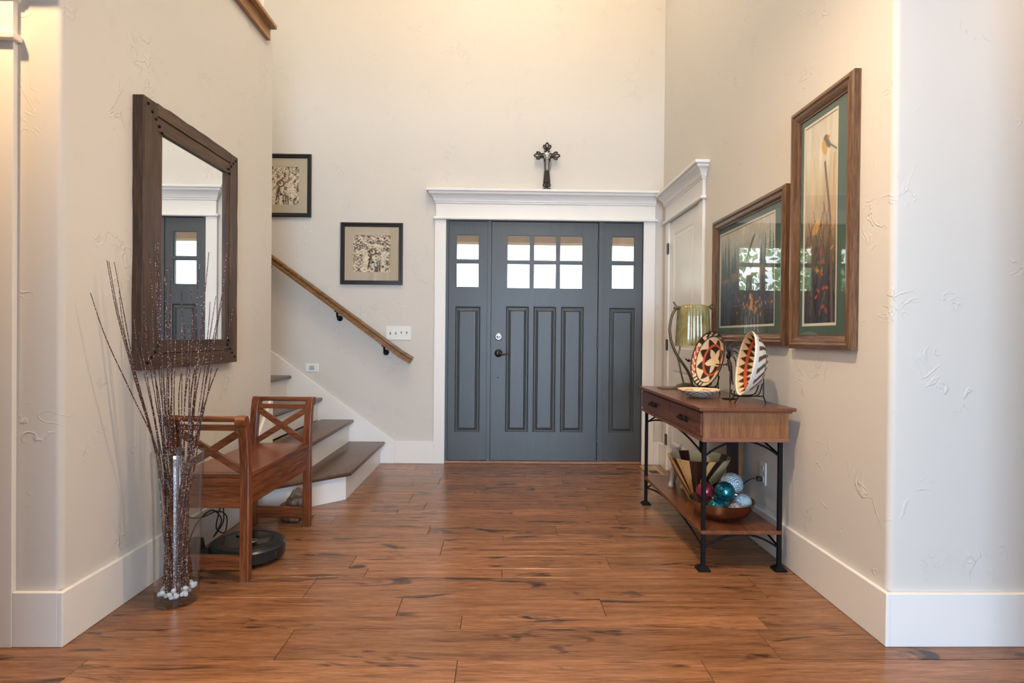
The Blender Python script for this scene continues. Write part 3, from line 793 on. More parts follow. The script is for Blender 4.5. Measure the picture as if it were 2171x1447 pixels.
# ------------------------------------------------------------------ pictures
def raster(kind, w, h, seed):
    """small painted picture, returned as linear colours on a w x h grid (row 0 = bottom)"""
    rg = np.random.RandomState(seed); U, V = np.meshgrid(np.linspace(0, 1, w), np.linspace(0, 1, h))
    asp = w / h
    def fb(sx, sy, oc=4, o=0.0):
        out = np.zeros((h, w)); amp = 1; tot = 0
        for k in range(oc):
            for j in range(h):
                pass
            ph = rg.uniform(0, 6.28, 12); fx = rg.normal(0, 1, 12) * sx * 2**k; fy = rg.normal(0, 1, 12) * sy * 2**k
            acc = sum(np.sin(6.28 * (U * fx[i] + V * fy[i]) + ph[i]) for i in range(12)) / 3.4
            out += acc * amp; tot += amp; amp *= 0.6
        return out / tot
    img = np.zeros((h, w, 3))
    def put(mask, col, op=1.0):
        m = np.clip(mask, 0, 1)[..., None] * op
        img[:] = img * (1 - m) + np.array(col, float) * m
    def grad(stops):
        xs = [s[0] for s in stops]
        for c in range(3): img[..., c] = np.interp(V, xs, [s[1][c] for s in stops])
    def line(x0, y0, x1, y1, wd, col, op=1.0):
        dx, dy = x1 - x0, y1 - y0; L2 = (dx*asp)**2 + dy**2 + 1e-9
        t = np.clip((((U - x0)*asp)*(dx*asp) + (V - y0)*dy) / L2, 0, 1)
        d = np.hypot((U - x0 - t*dx)*asp, V - y0 - t*dy)
        put(1.0 - np.clip((d - wd*.6) / (wd*.6 + 1e-6), 0, 1), col, op)
    def ell(x, y, rx, ry, an, col, op=1.0):
        ca, sa = math.cos(an), math.sin(an); X = (U - x)*asp; Y = V - y
        d = np.hypot((X*ca + Y*sa)/rx, (-X*sa + Y*ca)/ry)
        put((1.15 - d) / 0.3, col, op)
    if kind == 'tall':
        grad([(0, (44, 50, 68)), (.22, (58, 62, 78)), (.36, (110, 98, 88)), (.5, (176, 152, 120)), (.66, (206, 190, 162)), (.85, (222, 214, 198)), (1, (216, 208, 194))])
        img += (fb(3, 2)[..., None] * 14)
        for i in range(70):
            x = rg.uniform(0, 1); y = rg.uniform(0, .42); l = rg.uniform(.05, .22); s = rg.uniform(-.25, .25)
            c = [(96, 80, 66), (70, 66, 60), (140, 112, 74), (52, 56, 66), (110, 70, 52)][rg.randint(5)]
            line(x, y, x + s, y + l, .0035, c, .75)
        line(.62, .78, .80, .50, .009, (112, 92, 76)); line(.80, .50, .88, .0, .011, (120, 92, 66), .9)
        line(.92, .80, .86, .45, .012, (196, 160, 112), .7)
        for i in range(26):
            x = rg.uniform(.05, .95); y = rg.uniform(.24, .5)
            ell(x, y, .018, .006, rg.uniform(0, 3), [(120, 110, 70), (150, 120, 70), (90, 92, 66), (206, 160, 90)][rg.randint(4)], .8)
        for (x, y) in ((.55, .24), (.56, .30), (.52, .35), (.45, .16), (.38, .13), (.62, .17), (.72, .17), (.60, .08), (.7, .06)):
            ell(x, y, .016, .008, rg.uniform(0, 3), (196, 78, 52), .9)
        ell(.36, .48, .05, .025, .8, (224, 176, 104), .7)
        ell(.60, .855, .040, .024, 1.9, (212, 168, 96)); ell(.70, .87, .036, .016, -0.9, (112, 112, 110)); ell(.63, .90, .020, .014, 0, (118, 104, 88))
        ell(.72, .895, .010, .010, 0, (206, 120, 84)); line(.75, .86, .98, .815, .005, (96, 96, 98))
    elif kind == 'land':
        grad([(0, (40, 42, 54)), (.2, (58, 64, 80)), (.42, (78, 90, 106)), (.5, (128, 118, 108)), (.58, (118, 124, 128)), (.75, (152, 158, 158)), (1, (184, 176, 164))])
        img += (fb(4, 3)[..., None] * 12)
        for (x, y0, y1, wd) in ((.10, .5, .92, .05), (.17, .5, .98, .05), (.05, .5, .86, .05), (.30, .55, .82, .04), (.25, .55, .76, .035), (.85, .55, .88, .03), (.92, .55, .93, .035), (.97, .5, .86, .04), (.78, .56, .80, .025)):
            wdt = wd * (1 - (V - y0) / (y1 - y0)) * (0.75 + .25*np.sin(V*240))
            put(((np.abs(U - x) < wdt) & (V > y0) & (V < y1)).astype(float), (74, 98, 104), .8)
        for i in range(150):
            x = rg.uniform(0, 1); y = rg.uniform(0, .4); l = rg.uniform(.03, .14)
            line(x, y, x + rg.uniform(-.08, .08), y + l, .003, [(90, 94, 104), (50, 56, 72), (112, 96, 84), (70, 80, 100)][rg.randint(4)], .7)
        for i in range(46):
            x = np.clip(rg.normal(.66, .17), 0, 1); y = np.clip(rg.normal(.19, .08), .01, .4)
            ell(x, y, .022, .011, rg.uniform(0, 3), [(150, 66, 50), (196, 120, 70), (112, 50, 50), (170, 140, 100)][rg.randint(4)], .8)
        ell(.62, .19, .035, .085, -.15, (186, 128, 76)); ell(.62, .10, .03, .05, 0, (54, 44, 40)); ell(.60, .28, .02, .03, 0, (206, 160, 110))
        line(.53, .66, .64, .84, .02, (92, 78, 70)); ell(.66, .86, .02, .015, .8, (110, 92, 78))
    elif kind == 'sepia':
        img[:] = (226, 208, 180)
        n = fb(6, 6) ; n2 = fb(11, 11)
        put((n + .6*n2 > .12).astype(float), (92, 68, 50), .9); put((n2 > .25).astype(float), (52, 36, 26), .95)
        for i in range(60):
            x = rg.uniform(0, 1); y = rg.uniform(0, 1); a = rg.uniform(.6, 2.4); l = rg.uniform(.08, .3)
            line(x, y, x + math.cos(a)*l, y + math.sin(a)*l, .006, (232, 218, 194), .85)
        for (x, wd) in ((.30, .10), (.52, .07), (.78, .085)):
            put((np.abs(U - x - .03*np.sin(V*5)) < wd*.7).astype(float) * (V < .55), (232, 218, 192), .8)
        for i in range(24):
            ell(rg.uniform(.2, .85), rg.uniform(.02, .6), .03, .008, rg.uniform(-.3, .3), (60, 42, 30), .8)
        for i in range(10):
            ell(rg.uniform(.5, 1), rg.uniform(.03, .3), .035, .016, rg.uniform(0, 3), (74, 52, 38), .9)
        ell(.52, .55, .095, .095, 0, (84, 50, 34)); ell(.52, .55, .062, .062, 0, (220, 206, 182)); ell(.50, .57, .03, .04, .4, (120, 84, 60))
        line(.48, .46, .40, .12, .018, (66, 44, 32)); line(.47, .44, .52, .28, .014, (84, 56, 40)); ell(.53, .27, .04, .03, .3, (60, 40, 28))
        for x in (.60, .66, .72): line(x, .02, x - .02, .24, .016, (60, 42, 32), .9)
    if kind == 'land': img = img * 1.12 + 6
    return lin(np.clip(img, 0, 255))

def art(parent, kind, w, h, seed, corner, du, dv, mat='print'):
    """picture surface: grid of w x h painted points from corner along du, dv"""
    cols = raster(kind, w, h, seed).reshape(-1, 3)
    corner = Vector(corner); du = Vector(du); dv = Vector(dv)
    vs = [corner + du * (i / (w - 1)) + dv * (j / (h - 1)) for j in range(h) for i in range(w)]
    fs = [(j*w+i, j*w+i+1, (j+1)*w+i+1, (j+1)*w+i) for j in range(h - 1) for i in range(w - 1)]
    mb = MB(); mb.add(vs, fs)
    return mb.build('print', mat, parent, colors=cols)

def frame_sides(parent, a, b, c, e, wd, prof, P, mats):
    """four mitred mouldings; prof = (inset, height) section; P(u, w, d) -> world"""
    L = lambda ins: [(a + ins, c + ins), (b - ins, c + ins), (b - ins, e - ins), (a + ins, e - ins)]
    for k in range(4):
        k2 = (k + 1) % 4; loops = []
        for q in (k, k2):
            loops.append([P(*L(i)[q], d) for i, d in prof])
        MB().loft(loops).build('moulding', mats[k % 2], parent, smooth=25)

def picture_right(name, y0, y1, z0, z1, op, kind, gw, gh, seed, label, cat):
    """y0<y1; hangs on the right wall; op = opening in the mat (y0, y1, z0, z1)"""
    t = thing(name, (XR, (y0 + y1) / 2, z0), label, cat)
    P = lambda u, w, d: (XR - d, u, w)
    wd = 0.062
    prof = [(0, 0.0), (0, 0.026), (0.006, 0.033), (0.020, 0.036), (0.028, 0.030), (0.034, 0.030), (0.046, 0.026), (0.056, 0.017), (wd, 0.017), (wd, 0.0)]
    frame_sides(t, y0, y1, z0, z1, wd, prof, P, ('frame_y', 'frame_z'))
    g = 0.006
    MB().slab((y0 + wd - .008, y1 - wd + .008), (z0 + wd - .008, z1 - wd + .008), [(op[0] - g*2, op[1] + g*2, op[2] - g*2, op[3] + g*2)], XR - 0.011, XR - 0.008, 'x').build('mat_board', 'mat_green', t)
    MB().slab((op[0] - g*3, op[1] + g*3), (op[2] - g*3, op[3] + g*3), [(op[0], op[1], op[2], op[3])], XR - 0.0085, XR - 0.006, 'x').build('mat_liner', 'mat_cream', t)
    art(t, kind, gw, gh, seed, (XR - 0.005, op[1], op[2] ), (0, op[0] - op[1], 0), (0, 0, op[3] - op[2]))
    MB().box(XR - 0.004, XR - 0.001, y0 + wd - .01, y1 - wd + .01, z0 + wd - .01, z1 - wd + .01).build('backing', 'mat_cream', t)
    m_ = MB(); a, b, c, e = y0 + wd - .005, y1 - wd + .005, z0 + wd - .005, z1 - wd + .005
    m_.add([(XR - .0135, a, c), (XR - .0135, b, c), (XR - .0135, b, e), (XR - .0135, a, e)], [(0, 1, 2, 3)]).build('glazing', 'artglass', t)
    return t
picture_right('framed_picture', 2.255, 2.745, 1.030, 2.110, (2.400, 2.652, 1.142, 2.012), 'tall', 64, 210, 5,
              'tall oak framed bird print with green mat on right wall', 'picture')
picture_right('framed_picture', 2.795, 3.765, 1.040, 1.810, (2.945, 3.675, 1.150, 1.708), 'land', 150, 110, 8,
              'wide oak framed landscape print with green mat above console table', 'picture')

def picture_door(x0, x1, z0, z1, seed, label, roll=0.0):
    t = thing('framed_picture', ((x0 + x1) / 2, YD, z0), label, 'picture', 'sepia prints up the stairs')
    P = lambda u, w, d: (u, YD - d, w)
    wd = 0.034
    prof = [(0, 0.0), (0, 0.020), (0.004, 0.024), (0.014, 0.024), (0.020, 0.018), (0.028, 0.018), (wd, 0.012), (wd, 0.0)]
    frame_sides(t, x0, x1, z0, z1, wd, prof, P, ('blackframe', 'blackframe'))
    w_ = x1 - x0; m = 0.105
    op = (x0 + m, x1 - m, z0 + m, z1 - m)
    MB().slab((x0 + wd - .006, x1 - wd + .006), (z0 + wd - .006, z1 - wd + .006), [op], YD - 0.0085, YD - 0.006).build('mat_board', 'mat_grey', t)
    art(t, 'sepia', 96, 96, seed, (op[0] - .003, YD - 0.0055, op[2] - .003), (op[1] - op[0] + .006, 0, 0), (0, 0, op[3] - op[2] + .006))
    MB().box(x0 + .01, x1 - .01, YD - .0045, YD - .001, z0 + .01, z1 - .01).build('backing', 'mat_grey', t)
    m_ = MB(); a, b, c, e = x0 + wd - .005, x1 - wd + .005, z0 + wd - .005, z1 - wd + .005
    m_.add([(a, YD - .0105, c), (b, YD - .0105, c), (b, YD - .0105, e), (a, YD - .0105, e)], [(0, 1, 2, 3)]).build('glazing', 'artglass', t)
picture_door(-1.352, -0.832, 1.502, 2.020, 21, 'square sepia woodland print in black frame above switch plate')
picture_door(-2.125, -1.600, 2.060, 2.585, 22, 'square sepia woodland print in black frame partly behind mirror wall')

# ------------------------------------------------------------------ mirror
mt = thing('wall_mirror', (XL, 2.87, 0.92), 'tall mirror in a dark rustic wood frame on left wall', 'mirror')
mrng = random.Random(4)
def wany(y0, y1, z0, z1, axis, name='frame_rail', d=0.045):
    """rough sawn board with slightly uneven outer edge"""
    n = 14; mb = MB()
    loops = []
    for i in range(n + 1):
        t = i / n; j0 = mrng.uniform(-.003, .003); 
        if axis == 'z':
            z = z0 + (z1 - z0) * t
            if OUT == 'lo': a, b = y0 + j0, y1
            else: a, b = y0, y1 + j0
            loops.append([(XL, a, z), (XL, b, z), (XL + d, b, z), (XL + d, a, z)])
        else:
            y = y0 + (y1 - y0) * t
            if OUT == 'lo': a, b = z0 + j0, z1
            elif OUT == 'hi': a, b = z0, z1 + j0
            else: a, b = z0, z1
            loops.append([(XL, y, a), (XL, y, b), (XL + d, y, b), (XL + d, y, a)])
    return mb.loft(loops).build(name, 'mirror_z' if axis == 'z' else 'mirror_y', mt, bevel=0.003)
my0, my1, mz0, mz1 = 2.442, 3.305, 0.920, 2.044
gy0, gy1, gz0, gz1 = 2.585, 3.172, 1.045, 1.925
OUT = 'lo'; wany(my0, gy0 - .045, mz0, mz1 - .005, 'z', 'frame_stile')
OUT = 'none'; MB().box(XL, XL + .040, gy0 - .045, gy0, gz0 - .03, gz1 + .03).build('frame_stile', 'mirror_z', mt, bevel=0.003)
OUT = 'hi'; wany(gy1 + .045, my1, mz0, mz1 - .005, 'z', 'frame_stile')
MB().box(XL, XL + .040, gy1, gy1 + .045, gz0 - .03, gz1 + .03).build('frame_stile', 'mirror_z', mt, bevel=0.003)
OUT = 'hi'; wany(gy0 - .0455, gy1 + .0455, gz1 + .062, mz1 - .002, 'y', d=.046)
OUT = 'none'; wany(gy0 - .0455, gy1 + .0455, gz1, gz1 + .060, 'y', d=.042)
OUT = 'lo'; wany(gy0 - .0455, gy1 + .0455, mz0, gz0 - .060, 'y', d=.046)
OUT = 'none'; wany(gy0 - .0455, gy1 + .0455, gz0 - .058, gz0, 'y', d=.042)
for ys in ((my0 + .03, my0 + .06, my0 + .085, gy0 - .03, gy0 - .012), (my1 - .03, my1 - .06, gy1 + .05, gy1 + .02, gy1 + .03)):
    for q, y in enumerate(ys[:5]):
        for top in (1, 0):
            z = (mz1 - .03 - q * .022) if top else (mz0 + .03 + q * .022)
            mm = MB().lathe([(0.0065, 0), (0.0065, 0.004), (0.004, 0.006)], seg=8)
            mm.v = [(XL + .0405 + zz if not (gy0 - .0455 < y < gy1 + .0455) else XL + .0405 + zz, y + xx, z + yy) for xx, yy, zz in mm.v]
            mm.v = [(x + .003, y_, z_) for x, y_, z_ in mm.v]
            mm.build('peg', 'iron', mt)
mg = MB().add([(XL + .030, gy0 - .01, gz0 - .01), (XL + .030, gy1 + .01, gz0 - .01), (XL + .030, gy1 + .01, gz1 + .01), (XL + .030, gy0 - .01, gz1 + .01)], [(0, 1, 2, 3)])
mg.build('mirror_glass', 'mirror', mt)
MB().box(XL + .001, XL + .026, gy0 - .04, gy1 + .04, gz0 - .04, gz1 + .04).build('backing', 'rubber', mt)

# ------------------------------------------------------------------ cross on the door head
ct = thing('wall_cross', (0.372, YD - .05, 2.302), 'ornate dark iron cross with silver centre standing on door head', 'cross')
cx0, yc = 0.372, YD - 0.052
def loopbar(pts, r=0.0065): return MB().tube(bez(pts, 6), r, 8)
def petal(mb, base, tip, wd, r=0.006):
    b = Vector(base); t = Vector(tip); d = t - b; n = Vector((-d.z, 0, d.x)).normalized()
    mb.tube(bez([b, b + d*.35 + n*wd*.8, b + d*.75 + n*wd, t, b + d*.75 - n*wd, b + d*.35 - n*wd*.8, b], 5), r, 8)
mb = MB()
cz = 2.592
mb.loft([[(cx0 - .020, yc - .007, cz - .05), (cx0 + .020, yc - .007, cz - .05), (cx0 + .020, yc + .007, cz - .05), (cx0 - .020, yc + .007, cz - .05)],
         [(cx0 - .019, yc - .007, cz - .12), (cx0 + .019, yc - .007, cz - .12), (cx0 + .019, yc + .007, cz - .12), (cx0 - .019, yc + .007, cz - .12)],
         [(cx0 - .030, yc - .007, cz - .225), (cx0 + .030, yc - .007, cz - .225), (cx0 + .030, yc + .007, cz - .225), (cx0 - .030, yc + .007, cz - .225)]])
mb.box(cx0 - .026, cx0 + .026, yc - .006, yc + .006, cz - .052, cz + .040)
mb.box(cx0 - .045, cx0 + .045, yc - .006, yc + .006, cz - .022, cz + .020)
mb.build('shaft', 'bronze', ct, bevel=0.003)
for nm, d in (('arm', (0, 1)), ('arm', (1, 0)), ('arm', (-1, 0))):
    D = Vector((d[0], 0, d[1])); Nn = Vector((-D.z, 0, D.x)); B = Vector((cx0, yc, cz)) + D * .040
    mb = MB(); petal(mb, B, B + D * .066, .012)
    petal(mb, B, B + D * .045 + Nn * .028, .009); petal(mb, B, B + D * .045 - Nn * .028, .009)
    mb.tube([B - D * .02, B + D * .012], 0.011, 8)
    mb.build(nm, 'bronze', ct, smooth=50)
mb = MB(); B = Vector((cx0, yc, cz - .215))
petal(mb, B, B + Vector((0, 0, -.052)), .010); petal(mb, B, B + Vector((.026, 0, -.040)), .009); petal(mb, B, B + Vector((-.026, 0, -.040)), .009)
mb.tube([B + Vector((0, 0, -.04)), B + Vector((0, 0, -.07))], .008, 8)
mb.build('foot_scroll', 'bronze', ct, smooth=50)
pr = [(cx0 - .036, 2.302), (cx0 + .036, 2.302), (cx0 + .034, 2.314), (cx0 + .020, 2.324), (cx0 + .006, 2.322), (cx0 - .006, 2.322), (cx0 - .020, 2.324), (cx0 - .034, 2.314)]
MB().prism(pr, yc - .014, yc + .014, 'y').build('base', 'bronze', ct, bevel=0.002)
mb = MB().sphere((cx0, yc - .008, cz), (0.024, 0.010, 0.024), 20, 12)
for k in range(8):
    a = k * PI / 4; mb.sphere((cx0 + .025 * math.cos(a), yc - .008, cz + .025 * math.sin(a)), (.009, .006, .009), 10, 6)
mb.box(cx0 - .011, cx0 + .011, yc - .014, yc - .006, cz - .125, cz - .02)
for k in range(6): mb.sphere((cx0, yc - .014, cz - .035 - k * .016), (.008, .005, .007), 10, 6)
mb.build('silver_centre', 'chrome', ct, smooth=50)
mb = MB()
for k in range(13):
    t_ = k / 12; mb.sphere((cx0 + .024 + .008 * math.sin(t_ * 3), yc - .006, cz - .005 - t_ * .12), .0035, 6, 5)
mb.build('bead_chain', 'hinge', ct)

# ------------------------------------------------------------------ bench
bench = thing('bench', (-1.240, 2.975, 0), 'low reddish wood bench with crossed end frames below mirror', 'bench')
bench.rotation_euler.z = R_(-1.9)
ORG[bench.name] = Vector((0, 0, 0))       # its parts are written in its own frame
BXh, BYh, PW = 0.172, 0.392, 0.040        # half spans to the outer faces of the posts
def roll(z):
    """how far the end frames roll outward at height z"""
    t = max(0.0, min(1.0, (z - 0.47) / 0.25)); return 0.036 * t ** 1.6
def post(sx, sy):
    """square post whose head rolls outward, away from the seat"""
    x = sx * (BXh - PW / 2); y0 = sy * (BYh - PW / 2)
    loops = []
    for z, w in ((0, PW*.95), (0.43, PW), (0.50, PW), (0.56, PW), (0.61, PW*.98), (0.65, PW*.94), (0.68, PW*.90), (0.70, PW*.88), (0.714, PW*.72), (0.7225, PW*.40)):
        y = y0 + sy * roll(z); h = w / 2; hw = PW / 2
        loops.append([(x - hw, y - h, z), (x + hw, y - h, z), (x + hw, y + h, z), (x - hw, y + h, z)])
    o = MB().loft(loops).build('leg', 'bench_z', bench, bevel=0.004)
    MB().tube([(x - PW*.52, y0 + sy * .046, 0.698), (x + PW*.52, y0 + sy * .046, 0.698)], 0.0235, 18).build('scroll', 'bench_z', o, smooth=40)
    MB().box(x - PW*.46, x + PW*.46, y0 - PW*.46, y0 + PW*.46, -0.0005, 0.003).build('foot_pad', 'slot', o)
for sx in (-1, 1):
    for sy in (-1, 1): post(sx, sy)
xi = BXh - PW
for sy in (-1, 1):
    y = sy * (BYh - PW / 2)
    MB().tube([(-xi, y + sy * .044, 0.7085), (xi, y + sy * .044, 0.7085)], 0.0125, 14).build('top_dowel', 'bench_x', bench, smooth=40)
    yr = y + sy * roll(.67)
    MB().box(-xi, xi, yr - .011, yr + .011, 0.657, 0.682).build('end_rail', 'bench_x', bench, bevel=0.002)
    z0, z1 = 0.468, 0.658
    for s1, off in ((1, -.001), (-1, .001)):
        a_ = Vector((-xi * s1, y + off, z0 + .012)); b_ = Vector((xi * s1, y + sy * roll(z1) + off, z1 - .010))
        MB().bar(a_, b_, 0.031, 0.017, up=(0, 1, 0)).build('cross_brace', 'bench_x', bench, bevel=0.002)
    MB().box(-xi, xi, y - .012, y + .012, 0.318, 0.448).build('end_apron', 'bench_x', bench, bevel=0.002)
    MB().box(-xi, xi, y - .012, y + .012, 0.048, 0.110).build('stretcher', 'bench_x', bench, bevel=0.003)
yi = BYh - PW
for sx in (-1, 1):
    MB().box(sx*(BXh - .030) - .010, sx*(BXh - .030) + .010, -yi, yi, 0.318, 0.448).build('side_apron', 'bench_y', bench, bevel=0.002)
MB().box(-xi - .026, BXh + .004 - .012, -yi, yi, 0.448, 0.466).build('seat_lid', 'bench_y', bench, bevel=0.004)
for sy in (-1, 1):
    ya_, yb_ = sorted((sy * (yi - .001), sy * (BYh - .008)))
    MB().box(-xi, xi, ya_, yb_, 0.446, 0.4655).build('seat_edge', 'bench_x', bench, bevel=0.003)
MB().box(-xi, xi, -yi, yi, 0.318, 0.330).build('seat_bottom', 'bench_y', bench)

# ------------------------------------------------------------------ robot vacuum and its dock
rx, ry = -1.205, 2.862
rv = thing('robot_vacuum', (rx, ry, 0), 'round black robot vacuum docked under the bench', 'robot vacuum')
RR = 0.170
MB().lathe([(RR - .030, 0.012), (RR - .012, 0.016), (RR - .004, 0.024), (RR - .003, 0.074), (RR - .008, 0.082), (RR - .030, 0.088)], (rx, ry, 0), 64).build('body', 'rubber', rv, smooth=35)
fa = R_(-25)   # bumper faces the hall
mb = MB(); loops = []
for k in range(41):
    a = fa + R_(-92) + R_(184) * k / 40
    ring = [(RR - .006, .020), (RR + .001, .022), (RR + .002, .070), (RR - .004, .078), (RR - .010, .078)]
    loops.append([(rx + r * math.cos(a), ry + r * math.sin(a), z) for r, z in ring])
MB().loft(loops).build('bumper', 'robot_side', rv, smooth=35)
MB().lathe([(RR - .012, 0.080), (RR - .016, 0.0885), (0.118, 0.091), (0.114, 0.089), (0.0, 0.0905)][:4], (rx, ry, 0), 64, cap=(False, False)).build('top_ring', 'rubber', rv, smooth=40)
tp = MB().lathe([(0.122, 0.086), (0.121, 0.0905), (0.10, 0.0915)], (rx, ry, 0), 64).build('top_cover', 'robot_top', rv, smooth=40)
MB().lathe([(0.026, 0.091), (0.025, 0.094), (0.020, 0.0945)], (rx + .03, ry - .02, 0), 24).build('button', 'chrome', tp, smooth=40)
MB().lathe([(0.030, 0.086), (0.029, 0.096), (0.024, 0.098)], (rx - .05, ry + .06, 0), 24).build('sensor_turret', 'robot_top', tp, smooth=40)
for w in range(2):
    an = fa + PI; wx, wy = rx + 0.05 * math.cos(an + (w - .5) * 3.0), ry + 0.05 * math.sin(an + (w - .5) * 3.0)
    MB().box(wx - .02, wx + .02, wy - .012, wy + .012, 0.0, 0.02).build('wheel', 'rubber', rv, bevel=0.004)
a = fa + R_(4); px_, py_ = rx + (RR + .0018) * math.cos(a), ry + (RR + .0018) * math.sin(a)
tx, ty = -math.sin(a), math.cos(a)
mk = MB()
mk.bar((px_ - tx*.003, py_ - ty*.003, .036), (px_ - tx*.003, py_ - ty*.003, .052), .003, .002, up=(math.cos(a), math.sin(a), 0))
mk.bar((px_ - tx*.003, py_ - ty*.003, .050), (px_ + tx*.005, py_ + ty*.005, .053), .003, .002, up=(math.cos(a), math.sin(a), 0))
mk.build('emblem', 'chrome', rv)
dk = thing('charging_dock', (-1.44, 2.75, 0), 'black charging dock against the baseboard behind robot vacuum', 'charging dock')
pr = [(-1.478, 0.0), (-1.385, 0.0), (-1.385, 0.022), (-1.420, 0.040), (-1.430, 0.088), (-1.478, 0.092)]
MB().prism(pr, 2.745, 2.900, 'y').build('housing', 'rubber', dk, bevel=0.004)
MB().tube(bez([(-1.465, 2.83, .09), (-1.46, 2.90, .16), (-1.44, 3.00, .19), (-1.42, 3.06, .12), (-1.44, 3.02, .05), (-1.43, 3.10, .10), (-1.45, 3.14, .17), (-1.43, 3.08, .20), (-1.42, 3.02, .15), (-1.44, 3.05, .08), (-1.43, 3.12, .04), (-1.44, 3.16, .11), (-1.46, 3.10, .155), (-1.462, 2.95, .17), (-1.466, 2.82, .21), (-1.468, 2.72, .30)], 7), 0.0035, 6).build('cable', 'cable', dk, smooth=50)

# ------------------------------------------------------------------ blended solids for the figurines
def blob(name, mat, balls, caps, org, label, cat, voxel=0.005, smooth_it=4, detail=None):
    mb = MB()
    for c, r in balls: mb.sphere(c, r, 18, 12)
    for p, q, r0, r1 in caps:
        p = Vector(p); q = Vector(q); n = 6
        pts = [p.lerp(q, k / n) for k in range(n + 1)]; rs = [r0 + (r1 - r0) * k / n for k in range(n + 1)]
        mb.tube(pts, rs, 12); mb.sphere(p, r0, 12, 8); mb.sphere(q, r1, 12, 8)
    o = mb.build(name, mat, None, loc=org)
    rm = o.modifiers.new('rm', 'REMESH'); rm.mode = 'VOXEL'; rm.voxel_size = voxel; rm.use_smooth_shade = True
    sm = o.modifiers.new('sm', 'SMOOTH'); sm.iterations = smooth_it; sm.factor = 0.5
    dg = bpy.context.evaluated_depsgraph_get()
    me = bpy.data.meshes.new_from_object(o.evaluated_get(dg))
    o.modifiers.clear(); old = o.data; o.data = me; bpy.data.meshes.remove(old)
    me.shade_smooth()
    if not me.materials: me.materials.append(M[mat])
    return tag(o, label, cat)

gx, gy = -1.185, 3.475
dog = blob('dog_figurine', 'dogclay',
    [((gx - .045, gy, .052), (.058, .052, .052)), ((gx - .015, gy, .085), (.045, .043, .055)), ((gx + .030, gy, .090), (.034, .036, .050)),
     ((gx + .020, gy - .004, .150), (.036, .033, .032)), ((gx + .056, gy - .006, .140), (.024, .020, .018)),
     ((gx - .03, gy - .045, .030), (.040, .018, .032)), ((gx - .03, gy + .045, .030), (.040, .018, .032))],
    [((gx + .035, gy - .022, .085), (gx + .055, gy - .024, .014), .017, .014), ((gx + .035, gy + .022, .085), (gx + .055, gy + .024, .014), .017, .014),
     ((gx + .055, gy - .024, .012), (gx + .085, gy - .026, .011), .013, .011), ((gx + .055, gy + .024, .012), (gx + .085, gy + .026, .011), .013, .011),
     ((gx - .01, gy - .055, .012), (gx + .03, gy - .056, .011), .013, .011), ((gx - .01, gy + .055, .012), (gx + .03, gy + .056, .011), .013, .011),
     ((gx + .002, gy - .028, .170), (gx - .012, gy - .038, .138), .011, .013), ((gx + .002, gy + .028, .170), (gx - .012, gy + .036, .138), .011, .013),
     ((gx - .095, gy, .02), (gx - .07, gy + .03, .012), .010, .009), ((gx + .0, gy, .10), (gx + .02, gy, .145), .034, .030)],
    (gx, gy, 0), 'small brown seated puppy figurine behind the bench', 'figurine', 0.0045, 3)
for s_ in (-1, 1):
    MB().sphere((gx + .052, gy - .005 + s_ * .017, .158), .0045, 8, 6).build('eye', 'robot_top', dog)
MB().sphere((gx + .079, gy - .006, .145), (.006, .007, .005), 8, 6).build('nose', 'robot_top', dog)

# ------------------------------------------------------------------ glass vase with glittered branches
vx, vy = -1.289, 2.400
va = thing('glass_vase', (vx, vy, 0), 'tall clear glass cylinder vase on floor beside bench', 'vase')
outer = [(0.074, 0.0), (0.079, 0.004), (0.080, 0.03), (0.083, 0.2), (0.090, 0.45), (0.0965, 0.595), (0.0955, 0.600)]
inner = [(0.0925, 0.598), (0.0865, 0.45), (0.0795, 0.2), (0.0765, 0.035), (0.070, 0.024)]
MB().lathe(outer + inner, (vx, vy, 0), 48).build('vessel', 'vase', va, smooth=40)
brg = random.Random(19)
tips = [(213, 622), (246, 553), (250, 556), (261, 557), (271, 618), (300, 660), (322, 648), (326, 668), (333, 533), (345, 512), (351, 503), (353, 540), (356, 600),
        (364, 586), (370, 563), (379, 546), (376, 622), (371, 680), (399, 618), (404, 668), (419, 611), (421, 660), (436, 562), (440, 628), (447, 606), (455, 536),
        (458, 640), (470, 628), (483, 636), (493, 517), (476, 664), (505, 655), (414, 690), (312, 700), (388, 700), (432, 700), (350, 640), (358, 690)]
f_, cx_, cy_ = 1260.0, 1062.0, 714.8
tw_label = 'thin dark glittered branch standing in the glass vase'
